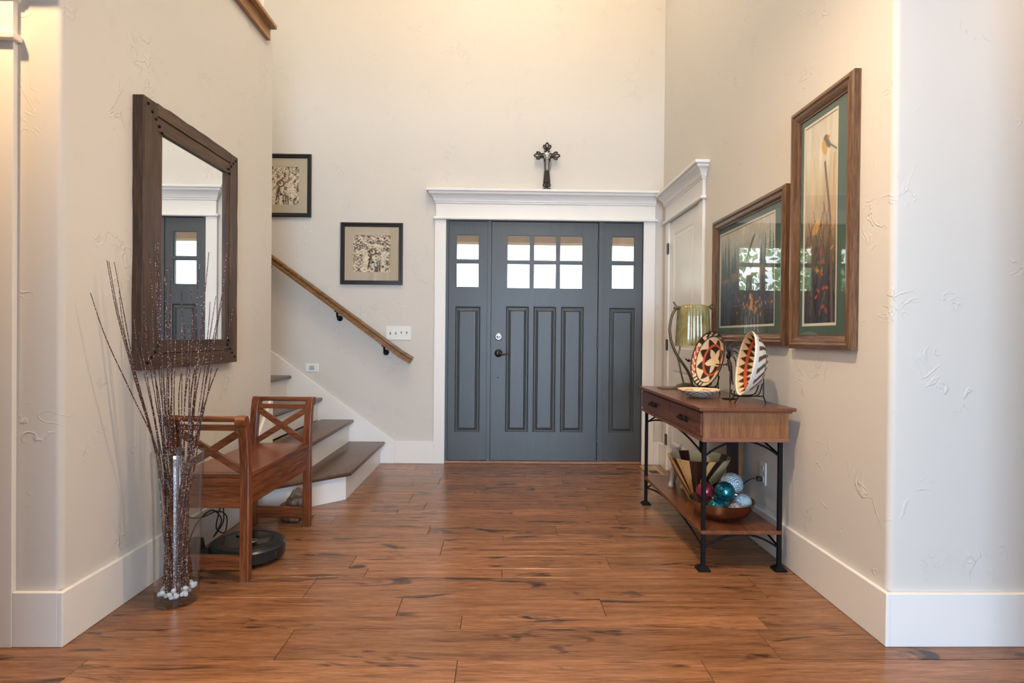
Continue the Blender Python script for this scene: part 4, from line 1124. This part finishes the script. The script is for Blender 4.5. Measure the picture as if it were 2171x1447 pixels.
for i, (tx_, ty_) in enumerate(tips):
    yt = vy + brg.uniform(-.12, .10)
    if tx_ < cx_: yt = min(yt, f_ * 1.425 / (cx_ - tx_))
    hy = cy_ + 0.00925 * (tx_ - cx_)
    xt = (tx_ - cx_) / f_ * yt * 1.012; zt = CAM_H + (hy - ty_) / f_ * yt
    xt = max(xt, XL + .055)
    dirx = xt - vx; diry = yt - vy
    L = math.hypot(dirx, diry) + 1e-6
    rr = min(0.078, 0.25 * L + 0.025)
    xm, ym = vx + dirx / L * rr, vy + diry / L * rr
    ab_ = brg.uniform(0, 2*PI); rb_ = .056 * math.sqrt(brg.random()); b0 = (vx + rb_ * math.cos(ab_), vy + rb_ * math.sin(ab_), 0.040)
    w1, w2 = brg.uniform(-.014, .014), brg.uniform(-.012, .012)
    zz = 0.60
    p3 = (xm + (xt - xm) * .42 + w1, ym + (yt - ym) * .42, zz + (zt - zz) * .40)
    p4 = (xm + (xt - xm) * .78 + w2, ym + (yt - ym) * .78, zz + (zt - zz) * .74)
    pts = bez([b0, ((b0[0] + xm) / 2, (b0[1] + ym) / 2, .32), (xm, ym, .60), p3, p4, (xt, yt, zt)], 5)
    n = len(pts)
    rad = [0.0034 - 0.0021 * k / (n - 1) for k in range(n)]
    o = MB().tube(pts, rad, 6).build('glitter_branch', 'twig', loc=b0, smooth=60)
    tag(o, tw_label, 'branch', 'glittered branches in the vase')
bead_me = None
for i in range(64):
    a = brg.uniform(0, 2 * PI); r = 0.064 * math.sqrt(brg.random()); z = 0.036 + brg.random() * .026
    c = (vx + r * math.cos(a), vy + r * math.sin(a), z)
    if bead_me is None:
        o = MB().sphere(c, (.012, .010, .009), 10, 7).build('glass_bead', 'bead', loc=c, smooth=60); bead_me = o.data
    else:
        o = bpy.data.objects.new('glass_bead', bead_me); COL.objects.link(o); o.location = c
        o.rotation_euler = (brg.uniform(0, 3), brg.uniform(0, 3), brg.uniform(0, 3))
    tag(o, 'clear glass bead at the bottom of the vase', 'bead', 'beads in the vase')

# ------------------------------------------------------------------ console table
TX0, TX1, TY0, TY1, TZ = 0.898, 1.338, 2.655, 3.872, 0.760
tb = thing('console_table', (1.115, 3.26, 0), 'wooden two-drawer console table on black iron legs below pictures', 'console table')
MB().box(TX0, TX1, TY0, TY1, TZ - .016, TZ).build('table_top', 'table_y', tb, bevel=0.003)
loft_crown(MB(), [(0.0, .733), (0.004, .738), (0.010, .742), (0.015, .744), (0.0155, .7445)], TY0 + .022, TY1 - .022, TX1 - .012, TX0 + .024, 'x', -1).build('top_moulding', 'table_x', tb)
bx0, bx1, by0, by1 = TX0 + .026, TX1 - .022, TY0 + .030, TY1 - .030
MB().box(bx0, bx1, by0, by1, 0.618, 0.735).build('case', 'table_z', tb)
MB().box(bx0 - .004, bx1 + .003, by0 - .004, by1 + .004, 0.600, 0.618).build('case_moulding', 'table_x', tb, bevel=0.003)
ym = 3.205
for (a, b) in ((by0 + .014, ym - .008), (ym + .008, by1 - .014)):
    d = MB().box(bx0 - .008, bx0 + .002, a, b, 0.626, 0.730).build('drawer_front', 'table_y', tb, bevel=0.002)
    yc_ = (a + b) / 2
    h = MB().tube(bez([(bx0 - .006, yc_ - .048, .676), (bx0 - .026, yc_ - .040, .677), (bx0 - .030, yc_, .677), (bx0 - .026, yc_ + .040, .677), (bx0 - .006, yc_ + .048, .676)], 5), 0.0075, 8)
    h.box(bx0 - .013, bx0 - .007, yc_ - .066, yc_ - .034, .664, .688); h.box(bx0 - .013, bx0 - .007, yc_ + .034, yc_ + .066, .664, .688)
    h.build('handle', 'iron', d, smooth=40)
LW = 0.019
lx = (0.945, 1.300); ly = (2.730, 3.815)
SHT = 0.185
for x in lx:
    for y in ly:
        l_ = MB().box(x - LW/2, x + LW/2, y - LW/2, y + LW/2, 0.010, 0.601).build('leg', 'iron', tb, bevel=0.003)
        ft = 0.028
        MB().loft([[(x - ft, y - ft, 0), (x + ft, y - ft, 0), (x + ft, y + ft, 0), (x - ft, y + ft, 0)],
                   [(x - ft, y - ft, 0.008), (x + ft, y - ft, 0.008), (x + ft, y + ft, 0.008), (x - ft, y + ft, 0.008)],
                   [(x - LW/2, y - LW/2, 0.024), (x + LW/2, y - LW/2, 0.024), (x + LW/2, y + LW/2, 0.024), (x - LW/2, y + LW/2, 0.024)]]).build('foot', 'iron', l_)
MB().box(lx[0] - .012, lx[1] + .010, ly[0] - .012, ly[1] + .012, SHT - .018, SHT).build('shelf', 'table_y', tb, bevel=0.003)
def arch(p, q, drop, rise):
    p = Vector(p); q = Vector(q); out = []
    for k in range(15):
        t_ = k / 14; c = p.lerp(q, t_); c.z += rise * (1 - (2*t_ - 1)**2) - drop * 0; out.append(c)
    return out
for z, rs in ((0.532, .066), (0.106, .060)):
    for y in ly: MB().tube(arch((lx[0] + LW/2 - .002, y, z), (lx[1] - LW/2 + .002, y, z), 0, rs), .005, 8).build('arch_brace', 'iron', tb, smooth=50)
    for x in lx: MB().tube(arch((x, ly[0] + LW/2 - .002, z), (x, ly[1] - LW/2 + .002, z), 0, rs), .005, 8).build('arch_brace', 'iron', tb, smooth=50)

# dark board leaning on the wall on the shelf
bd = thing('wooden_board', (1.33, 3.33, SHT), 'dark wooden board standing on console shelf against the wall', 'board')
MB().box(1.318, 1.340, 3.262, 3.43, SHT, 0.592).build('panel', 'robot_side', bd, bevel=0.002)
MB().box(1.316, 1.341, 3.246, 3.262, SHT, 0.592).build('edge_strip', 'table_z', bd, bevel=0.002)

# ------------------------------------------------------------------ things on the console
# lamp
lp = thing('table_lamp', (1.135, 3.68, TZ), 'bronze vine lamp with ribbed amber-green glass shade on console', 'lamp')
ax, ay = 1.150, 3.665
MB().lathe([(0.090, 0), (0.090, 0.006), (0.070, 0.012), (0.050, 0.026), (0.030, 0.034), (0.012, 0.038)], (ax, ay, TZ), 36).build('base', 'lampmetal', lp, smooth=35)
MB().box(0.985, ax, ay - .055, ay + .055, TZ, TZ + .0045).build('base_plate', 'lampmetal', lp, bevel=0.002)
def LP(px, py, y=ay):
    return ((px - cx_) / f_ * y * 1.012, y, CAM_H + (cy_ + 0.00925 * (px - cx_) - py) / f_ * y)
MB().tube(bez([LP(1466, 822), LP(1464, 806), LP(1457, 788), LP(1446, 771), LP(1434, 754), LP(1424, 733), LP(1418, 710), LP(1417.5, 690), LP(1422, 668), LP(1429, 654), LP(1431, 651)], 5), 0.0082, 10).build('stem', 'lampmetal', lp, smooth=50)
MB().tube(bez([LP(1450, 820), LP(1443, 794), LP(1438, 770), LP(1434, 754)], 5), 0.0052, 8).build('stem', 'lampmetal', lp, smooth=50)
MB().tube(bez([LP(1434, 754), LP(1438, 744), LP(1439, 728), LP(1437, 690), LP(1433, 656)], 5), 0.0045, 8).build('stem', 'lampmetal', lp, smooth=50)
MB().tube([LP(1434, 654), LP(1424, 639)], [0.007, 0.0045], 8).build('finial', 'lampmetal', lp, smooth=50)
MB().tube(bez([LP(1426, 654), LP(1437, 651)], 3), 0.012, 10).build('knot', 'lampmetal', lp, smooth=50)
MB().tube(bez([LP(1431, 652), LP(1460, 647), LP(1490, 650), LP(1500, 649), LP(1507, 644), LP(1510, 649), LP(1506, 654), LP(1501, 650), LP(1504, 646)], 5), 0.006, 8).build('top_rod', 'lampmetal', lp, smooth=50)
MB().tube(bez([LP(1494, 651), LP(1498, 657), LP(1498, 667)], 4), 0.008, 8).build('hook', 'lampmetal', lp, smooth=50)
MB().tube(bez([LP(1451, 760), LP(1456, 764), LP(1461, 764)], 4), [0.004]*4 + [0.008]*5, 8).build('switch', 'bronze', lp, smooth=50)
sx_, sz0, sz1 = LP(1466, 700)[0], LP(1466, 733)[2], LP(1466, 645)[2]
def ribs(an, z): return (1 + 0.018 * math.sin(28 * an)) * (1.0 / (abs(math.cos(an))**3.2 + abs(math.sin(an))**3.2)**(1/3.2))
H_ = sz1 - sz0
prof = [(0.100, 0), (0.098, .02*H_), (0.096, .2*H_), (0.093, .45*H_), (0.090, .7*H_), (0.088, .86*H_), (0.082, .95*H_), (0.066, .99*H_), (0.03, 1.0*H_)]
prof2 = [(r - .004, z - (.004 if r < .08 else 0)) for r, z in prof][::-1]
MB().lathe(prof + prof2, (sx_, ay, sz0), 112, cap=(False, False), rfun=ribs).build('shade', 'shade', lp, smooth=60)

# woven bowls -------------------------------------------------------------
CREAM, DARK, ORG_, BLK, WHT, TAN = lin((222, 196, 160)), lin((46, 28, 26)), lin((190, 82, 34)), lin((26, 22, 24)), lin((214, 210, 196)), lin((150, 108, 78))
def star_pat(r, th, side):
    if side: return DARK if r > .5 else TAN
    if r > .965: return DARK
    d = math.degrees(th) % 360
    if r > .835:
        if 150 < d < 222:
            return lin((236, 214, 184)) if (int(d / 5) + int(r * 26)) % 3 == 0 else ORG_ * .85
        if 40 < d < 118:
            return CREAM if (int(d / 7) + int(r * 22)) % 3 == 0 else DARK
        if 128 < d < 142 or 262 < d < 268 or 250 < d < 256 or 238 < d < 244 or 228 < d < 232: return DARK
        return CREAM
    k = 8; ph = (d / 360 * k) % 1
    if .57 < r <= .80:
        return BLK if abs(ph - .5) < .42 * (1 - (r - .57) / .22) else CREAM
    if .49 < r <= .57: return ORG_
    ph5 = ((d + 18) / 72) % 1; rs = .40 / (1 + 1.35 * abs(ph5 - .0 if ph5 < .5 else 1 - ph5) * 2.0)
    rs = .48 * (1 - 0.56 * (1 - abs(2 * ph5 - 1)))
    return CREAM if r < rs else BLK
def zig_pat(r, th, side):
    d = math.degrees(th) % 360
    if side:
        k = 16; ph = (d / 360 * k + r * 3.0) % 1
        return lin((92, 60, 46)) if ph < .45 and (.25 < r < .58 or .66 < r < .93) else (TAN if .58 <= r <= .66 else WHT)
    if r > .975: return lin((232, 224, 206))
    k = 22; ph = (d / 360 * k) % 1
    if .77 < r < .845: return ORG_
    if .845 <= r < .955: return DARK if abs(ph - .5) < .46 * (1 - (r - .845) / .11) else CREAM
    if .60 < r <= .77: return DARK if abs(ph - .5) < .46 * (1 - (.77 - r) / .17) else CREAM
    return CREAM if r > .2 else DARK
def plain_pat(r, th, side):
    d = math.degrees(th) % 360
    if side: return lin((196, 188, 172)) if (int(d / 11) + int(r * 9)) % 2 else lin((118, 104, 92))
    return lin((206, 128, 84)) if (int(d / 30) % 2 and .55 < r < .9) else lin((226, 196, 158))

def basket(name, parent, R, depth, pat, mat3, th=0.008, nr=60, ns=176, power=2.1):
    vs = []; cols = []; prof = []
    for side in (0, 1):
        for i in range(nr + 1):
            r = i / nr if side == 0 else 1 - i / nr
            z = depth * (r ** power)              # rim stands proud of the centre, +z = open side
            z += 0.0010 * math.sin(r * R / 0.0065 * 2 * PI)   # coils
            if side: z -= th * (1 - .3 * r)
            prof.append((max(r, .002), z, side))
    for (r, z, side) in prof:
        for k in range(ns):
            a = 2 * PI * k / ns
            vs.append(mat3 @ Vector((R * r * math.cos(a), R * r * math.sin(a), z))); cols.append(pat(r, a, side))
    fs = []
    for i in range(len(prof) - 1):
        for k in range(ns):
            k2 = (k + 1) % ns; fs.append((i*ns+k, i*ns+k2, (i+1)*ns+k2, (i+1)*ns+k))
    fs.append(tuple(range(ns - 1, -1, -1))); fs.append(tuple((len(prof)-1)*ns + k for k in range(ns)))
    mb = MB(); mb.add(vs, fs)
    return mb, cols

def facing(c, n_az, lean):
    """matrix taking +z of the dish to a horizontal heading n_az leaned back by lean, +y of the dish to up"""
    n = Vector((math.cos(n_az) * math.cos(lean), math.sin(n_az) * math.cos(lean), math.sin(lean)))
    up = Vector((0, 0, 1)); up = (up - n * up.dot(n)).normalized(); rt = up.cross(n)
    return Matrix(((rt.x, up.x, n.x, c[0]), (rt.y, up.y, n.y, c[1]), (rt.z, up.z, n.z, c[2]), (0, 0, 0, 1)))

def wire_stand(name, c, az, lean, R, label, base_z):
    """iron easel: two front prongs, back wire, three feet"""
    t = thing(name, (c[0], c[1], base_z), label, 'plate stand')
    n = Vector((math.cos(az), math.sin(az), 0)); s = Vector((-n.y, n.x, 0)); B = Vector((c[0], c[1], base_z))
    bot = Vector(c) + Vector((0, 0, -R * math.cos(lean))) + n * (R * math.sin(lean))
    bot.z -= 0.004
    for sg in (-1, 1):
        MB().tube(bez([bot + s*sg*.030 + n*.030 + Vector((0,0,.028)), bot + s*sg*.030 + n*.026 + Vector((0,0,.004)), bot + s*sg*.030 - n*.02, bot + s*sg*.03 - n*.075 + Vector((0,0,.006)), bot + s*sg*.03 - n*.092 + Vector((0,0,.035)), bot + s*sg*.03 - n*.098 + Vector((0, 0, .065))], 5), .0030, 6).build('prong', 'iron', t, smooth=50)
        q = bot + s*sg*.036 + n*.012
        MB().tube([q, Vector((q.x + n.x*.022 + s.x*sg*.012, q.y + n.y*.022 + s.y*sg*.012, base_z + .001))], .0030, 6).build('foot', 'iron', t, smooth=50)
    MB().tube([bot + s*.036 + n*.012, bot - s*.036 + n*.012], .0030, 6).build('crossbar', 'iron', t, smooth=50)
    k = bot - n*.112
    MB().tube([bot + n*.010, k], .0030, 6).build('crossbar', 'iron', t, smooth=50)
    MB().tube([k, Vector((k.x - n.x*.012, k.y - n.y*.012, base_z + .001))], .0030, 6).build('foot', 'iron', t, smooth=50)
    MB().tube([k, k + Vector((0, 0, R * .95))], .0026, 6).build('back_wire', 'iron', t, smooth=50)
    return t

c = (1.198, 3.31, 0.948); az = R_(180 + 12); ln = R_(13)
mb, cols = basket('b', None, 0.160, 0.052, star_pat, facing(c, az, ln))
tag(mb.build('woven_plate', 'weave', None, loc=(c[0], c[1], c[2]), colors=cols, smooth=60), 'round woven plate with star inside orange ring standing upright', 'basket')
wire_stand('plate_stand', facing(c, az, ln) @ Vector((0, 0, .052)), az, ln, 0.160, 'black wire stand under the woven star plate', TZ)
c = (1.276, 2.860, 0.940); az = R_(180 - 9); ln = R_(9)
mb, cols = basket('b', None, 0.158, 0.088, zig_pat, facing(c, az, ln), power=2.7)
tag(mb.build('woven_bowl', 'weave', None, loc=(c[0], c[1], c[2]), colors=cols, smooth=60), 'deep woven bowl with dark zigzag triangles standing on edge', 'basket')
wire_stand('plate_stand', facing(c, az, ln) @ Vector((0, 0, .088)), az, ln, 0.158, 'black wire stand holding zigzag woven bowl', TZ)
c = (1.050, 3.125, TZ + .010)
mb, cols = basket('b', None, 0.108, 0.036, plain_pat, Matrix.Translation(c), th=0.009)
tag(mb.build('woven_bowl', 'weave', None, loc=(c[0], c[1], TZ), colors=cols, smooth=60), 'shallow pale woven bowl lying flat on console', 'basket')

# iron flute player
kx, ky = 1.184, 3.045
ko = thing('iron_flute_figure', (kx, ky, TZ), 'slender rusty iron flute player with wire hair between woven pieces', 'sculpture')
MB().box(kx - .034, kx + .034, ky - .022, ky + .022, TZ, TZ + .005).build('base', 'iron', ko, bevel=0.001)
M['rust'] = plain('rusty_iron', (0.055, 0.026, 0.018), 0.5, 0.5, var=0.4, vscale=60)
MB().tube(bez([(kx, ky, TZ + .004), (kx + .002, ky, TZ + .07), (kx + .003, ky, TZ + .14), (kx - .003, ky, TZ + .185), (kx - .010, ky, TZ + .205)], 5), [.0030]*6 + [.0055]*5 + [.0105]*5 + [.009]*5, 8).build('body', 'rust', ko, smooth=50)
MB().tube(bez([(kx + .010, ky + .004, TZ + .17), (kx + .013, ky + .004, TZ + .10), (kx + .019, ky + .006, TZ + .075)], 4), .0028, 6).build('leg', 'iron', ko, smooth=50)
MB().sphere((kx - .010, ky, TZ + .222), (.012, .011, .016), 12, 8).build('head', 'iron', ko, smooth=50)
MB().tube(bez([(kx - .010, ky, TZ + .190), (kx - .030, ky - .002, TZ + .178), (kx - .075, ky - .004, TZ + .180)], 4), .0035, 8).build('flute', 'rust', ko, smooth=50)
MB().tube(bez([(kx, ky, TZ + .19), (kx - .012, ky - .008, TZ + .175), (kx - .028, ky - .003, TZ + .180)], 4), .003, 6).build('arm', 'rust', ko, smooth=50)
for k in range(11):
    a = R_(100 - k * 15); r = .040 + .022 * math.sin(k * 2.1) ** 2
    e = Vector((kx - .004 + math.cos(a) * r, ky + .004 * (k % 3 - 1), TZ + .225 + math.sin(a) * r * 1.35))
    mid = Vector((kx - .008 + math.cos(a + .35) * r * .62, ky, TZ + .228 + math.sin(a + .35) * r * .85 + .006))
    MB().tube(bez([(kx - .008, ky, TZ + .226), mid, e], 5), .0017, 5).build('hair_wire', 'iron', ko, smooth=50)

# ------------------------------------------------------------------ things on the lower shelf
Z0 = SHT
wc = (1.098, 3.255)
def inlay(r, th, side):
    return None
mb = MB(); vs = []; cols = []; ns = 320
pr = [(0.052, 0.0), (0.054, 0.006), (0.056, 0.010)] + [(0.056 + (0.168 - 0.056) * (t_ ** 0.92), 0.010 + t_ * 0.230) for t_ in [k / 64 for k in range(1, 65)]]
pin = [(r - .007, z) for r, z in pr[:2:-1]]
P_ = pr + pin
LT, MD, DK = lin((206, 162, 104)), lin((178, 160, 118)), lin((52, 24, 20))
for i, (r, z) in enumerate(P_):
    for k in range(ns):
        a = 2 * PI * k / ns; d = math.degrees(a) % 360; t_ = z / .24
        out = i < len(pr)
        dd = (d - 232)
        # dark and pale bands sweep up from the foot like a fan, a dark crescent rides low on the right
        u = dd / (14 + 46 * t_)
        if abs(u + 0.12) < .17: c_ = LT
        elif abs(u) < .62 and not (-.42 < u < -.30): c_ = DK
        elif .62 <= abs(u) < .85: c_ = LT
        elif .85 <= u < 1.12: c_ = DK
        elif -1.25 < u <= -.95: c_ = DK
        else: c_ = MD if d > 240 or d < 60 else LT * 1.0
        if 262 < d < 345 and abs(t_ - (.36 + .30 * ((d - 300) / 45) ** 2)) < .10 and out: c_ = DK
        if z < .009 and out: c_ = LT
        if not out: c_ = DK * 1.0 if (int(d / 23) % 4 == 0) else MD
        vs.append((wc[0] + r * math.cos(a), wc[1] + r * math.sin(a), Z0 + z)); cols.append(c_)
fs = []
for i in range(len(P_) - 1):
    for k in range(ns):
        k2 = (k + 1) % ns; fs.append((i*ns+k, i*ns+k2, (i+1)*ns+k2, (i+1)*ns+k))
fs.append(tuple(range(ns - 1, -1, -1))); fs.append(tuple((len(P_)-1)*ns + k for k in range(ns)))
mb.add(vs, fs)
ib = thing('inlaid_bowl', (wc[0], wc[1], Z0), 'flared wooden bowl with dark and blond inlaid stripes on shelf', 'bowl')
mb.build('vessel', 'inlay', ib, colors=cols, smooth=60)

# donkey figurine behind it
hx, hy_ = 1.050, 3.56
M['donkey'] = plain('grey_white_resin', (0.42, 0.37, 0.34), 0.5, var=0.5, vscale=22)
blob('donkey_figurine', 'donkey',
     [((hx + .055, hy_ + .045, Z0 + .125), (.050, .060, .045)), ((hx + .020, hy_ + .0, Z0 + .130), (.036, .038, .044)), ((hx + .01, hy_ - .015, Z0 + .205), (.026, .032, .028))],
     [((hx - .010, hy_ - .022, Z0 + .105), (hx - .024, hy_ - .030, Z0 + .012), .017, .012), ((hx + .035, hy_ - .045, Z0 + .105), (hx + .034, hy_ - .075, Z0 + .012), .017, .012),
      ((hx + .04, hy_ + .09, Z0 + .105), (hx + .030, hy_ + .095, Z0 + .012), .019, .012), ((hx + .09, hy_ + .075, Z0 + .105), (hx + .095, hy_ + .080, Z0 + .012), .019, .012),
      ((hx - .024, hy_ - .030, Z0 + .018), (hx - .027, hy_ - .034, Z0 + .009), .016, .018), ((hx + .034, hy_ - .075, Z0 + .018), (hx + .033, hy_ - .079, Z0 + .009), .016, .018),
      ((hx + .02, hy_ - .005, Z0 + .14), (hx + .012, hy_ - .012, Z0 + .205), .030, .022), ((hx + .01, hy_ - .02, Z0 + .20), (hx - .012, hy_ - .055, Z0 + .165), .022, .015),
      ((hx - .006, hy_ - .005, Z0 + .220), (hx - .020, hy_ + .0, Z0 + .250), .011, .006), ((hx + .028, hy_ - .005, Z0 + .220), (hx + .045, hy_ + .0, Z0 + .247), .011, .006)],
     (hx, hy_, Z0), 'small grey and white donkey figurine behind the inlaid bowl', 'figurine', 0.0045, 2)

# copper bowl with ornaments
qx, qy = 1.105, 2.925
cb = thing('copper_bowl', (qx, qy, Z0), 'wide hammered copper bowl holding ornament balls on console shelf', 'bowl')
po = [(0.060, 0.0), (0.085, 0.004), (0.115, 0.022), (0.140, 0.052), (0.153, 0.088), (0.156, 0.092)]
pi_ = [(0.152, 0.090), (0.135, 0.054), (0.110, 0.028), (0.080, 0.012), (0.0, 0.010)]
MB().lathe(po + pi_[:4], (qx, qy, Z0), 72).build('vessel', 'copper', cb, smooth=50)
def ball(name, c, r, mat, label, cap=True, capdir=(0, 0, 1)):
    t = thing(name, c, label, 'ornament', 'ornament balls in the copper bowl')
    MB().sphere(c, r, 32, 20).build('globe', mat, t, smooth=80)
    if cap:
        d = Vector(capdir).normalized(); C_ = Vector(c)
        MB().tube([C_ + d * (r * .96), C_ + d * (r + .008)], .008, 10).build('cap', 'chrome', t, smooth=40)
        s = d.cross(Vector((0.3, 1, 0.2))).normalized(); q = C_ + d * (r + .014)
        MB().tube([q + d * (.007 * math.cos(k * PI / 5)) + s * (.007 * math.sin(k * PI / 5)) for k in range(11)], .0012, 5).build('ring', 'chrome', t)
ball('ornament_ball', (1.030, 2.955, Z0 + .123), .045, 'ball_red', 'red mosaic ornament ball at edge of copper bowl', capdir=(.6, .3, .5))
ball('ornament_ball', (1.100, 2.880, Z0 + .140), .049, 'ball_teal', 'teal mosaic ornament ball topmost in copper bowl', capdir=(.9, -.2, -.2))
ball('ornament_ball', (1.058, 2.868, Z0 + .064), .046, 'ball_teal', 'teal mosaic ornament ball low under the topmost ball', capdir=(-.2, .5, .8))
ball('ornament_ball', (1.180, 3.000, Z0 + .148), .057, 'ball_silver', 'large silver blue swirl ornament ball at back of copper bowl', capdir=(.2, .8, .4))
ball('ornament_ball', (1.138, 2.838, Z0 + .064), .034, 'ball_white', 'small white lace ornament ball low in copper bowl', capdir=(.4, -.8, .1))
ball('ornament_ball', (1.196, 2.895, Z0 + .082), .043, 'ball_pale', 'pale blue dotted ornament ball at wall side of copper bowl', capdir=(-.6, .1, .7))
ball('ornament_ball', (1.120, 2.975, Z0 + .060), .046, 'ball_silver', 'silver ornament ball hidden at bottom of copper bowl', False)

# ------------------------------------------------------------------ lamps the house has: foyer chandelier and recessed cans
ch = thing('chandelier', (-0.05, 2.85, 4.72), 'bronze foyer chandelier with five frosted shades high above', 'chandelier')
hx_, hy2, hz = -0.05, 2.85, 4.72
MB().tube([(hx_, hy2, hz), (hx_, hy2, TOP)], 0.012, 10).build('stem', 'bronze', ch, smooth=40)
MB().lathe([(0.02, -.06), (0.05, -.02), (0.05, .03), (0.02, .08)], (hx_, hy2, hz), 20).build('hub', 'bronze', ch, smooth=40)
mfs = plain('frosted_shade', (0.9, 0.82, 0.68), 0.4)
mfs.node_tree.nodes['Principled BSDF'].inputs['Emission Color'].default_value = (1.0, 0.80, 0.52, 1)
mfs.node_tree.nodes['Principled BSDF'].inputs['Emission Strength'].default_value = 3.0
M['frosted'] = mfs
for k in range(5):
    a = k * 2 * PI / 5 + .3; ex, ey = hx_ + .30 * math.cos(a), hy2 + .30 * math.sin(a)
    MB().tube(bez([(hx_, hy2, hz), (hx_ + .15*math.cos(a), hy2 + .15*math.sin(a), hz - .08), (ex, ey, hz - .04), (ex, ey, hz + .02)], 5), .009, 8).build('arm', 'bronze', ch, smooth=40)
    MB().lathe([(0.02, 0.02), (0.05, 0.05), (0.065, 0.12), (0.07, 0.14)], (ex, ey, hz), 20, cap=(True, False)).build('shade', 'frosted', ch, smooth=40)
    d = bpy.data.lights.new('chandelier_bulb_%d_offscreen' % k, 'POINT'); d.energy = 22; d.color = (1.0, 0.88, 0.71); d.shadow_soft_size = 0.06
    o = bpy.data.objects.new('chandelier_bulb_%d_offscreen' % k, d); COL.objects.link(o); o.location = (ex, ey, hz + .17)
for i, (nm_, x, y, e, wc_, lb_) in enumerate((('left', -1.87, 1.56, 16, (1.0, 0.66, 0.34), 'round white recessed light before the white cased opening'),
                                              ('right', 2.35, 1.50, 7, (1.0, 0.66, 0.34), 'round white recessed light beyond the added right blocker wall'),
                                              ('middle', 0.35, 1.80, 22, (1.0, 0.74, 0.48), 'round white recessed light at the mouth of the hall'))):
    t = thing('recessed_light', (x, y, GZ), lb_, 'ceiling light', 'recessed lights')
    MB().lathe([(0.095, -0.006), (0.095, 0.0), (0.070, 0.0), (0.070, -0.006)], (x, y, GZ), 32, cap=(False, False)).build('trim_ring', 'white', t, smooth=30)
    MB().lathe([(0.068, -0.001), (0.0, -0.001)][:1] + [(0.001, -0.001)], (x, y, GZ), 32, cap=(False, True)).build('lens', 'frosted', t)
    d = bpy.data.lights.new('recessed_%s_offscreen' % nm_, 'AREA'); d.shape = 'DISK'; d.size = 0.10; d.energy = e; d.color = wc_
    o = bpy.data.objects.new('recessed_%s_offscreen' % nm_, d); COL.objects.link(o); o.location = (x, y, GZ - 0.012)
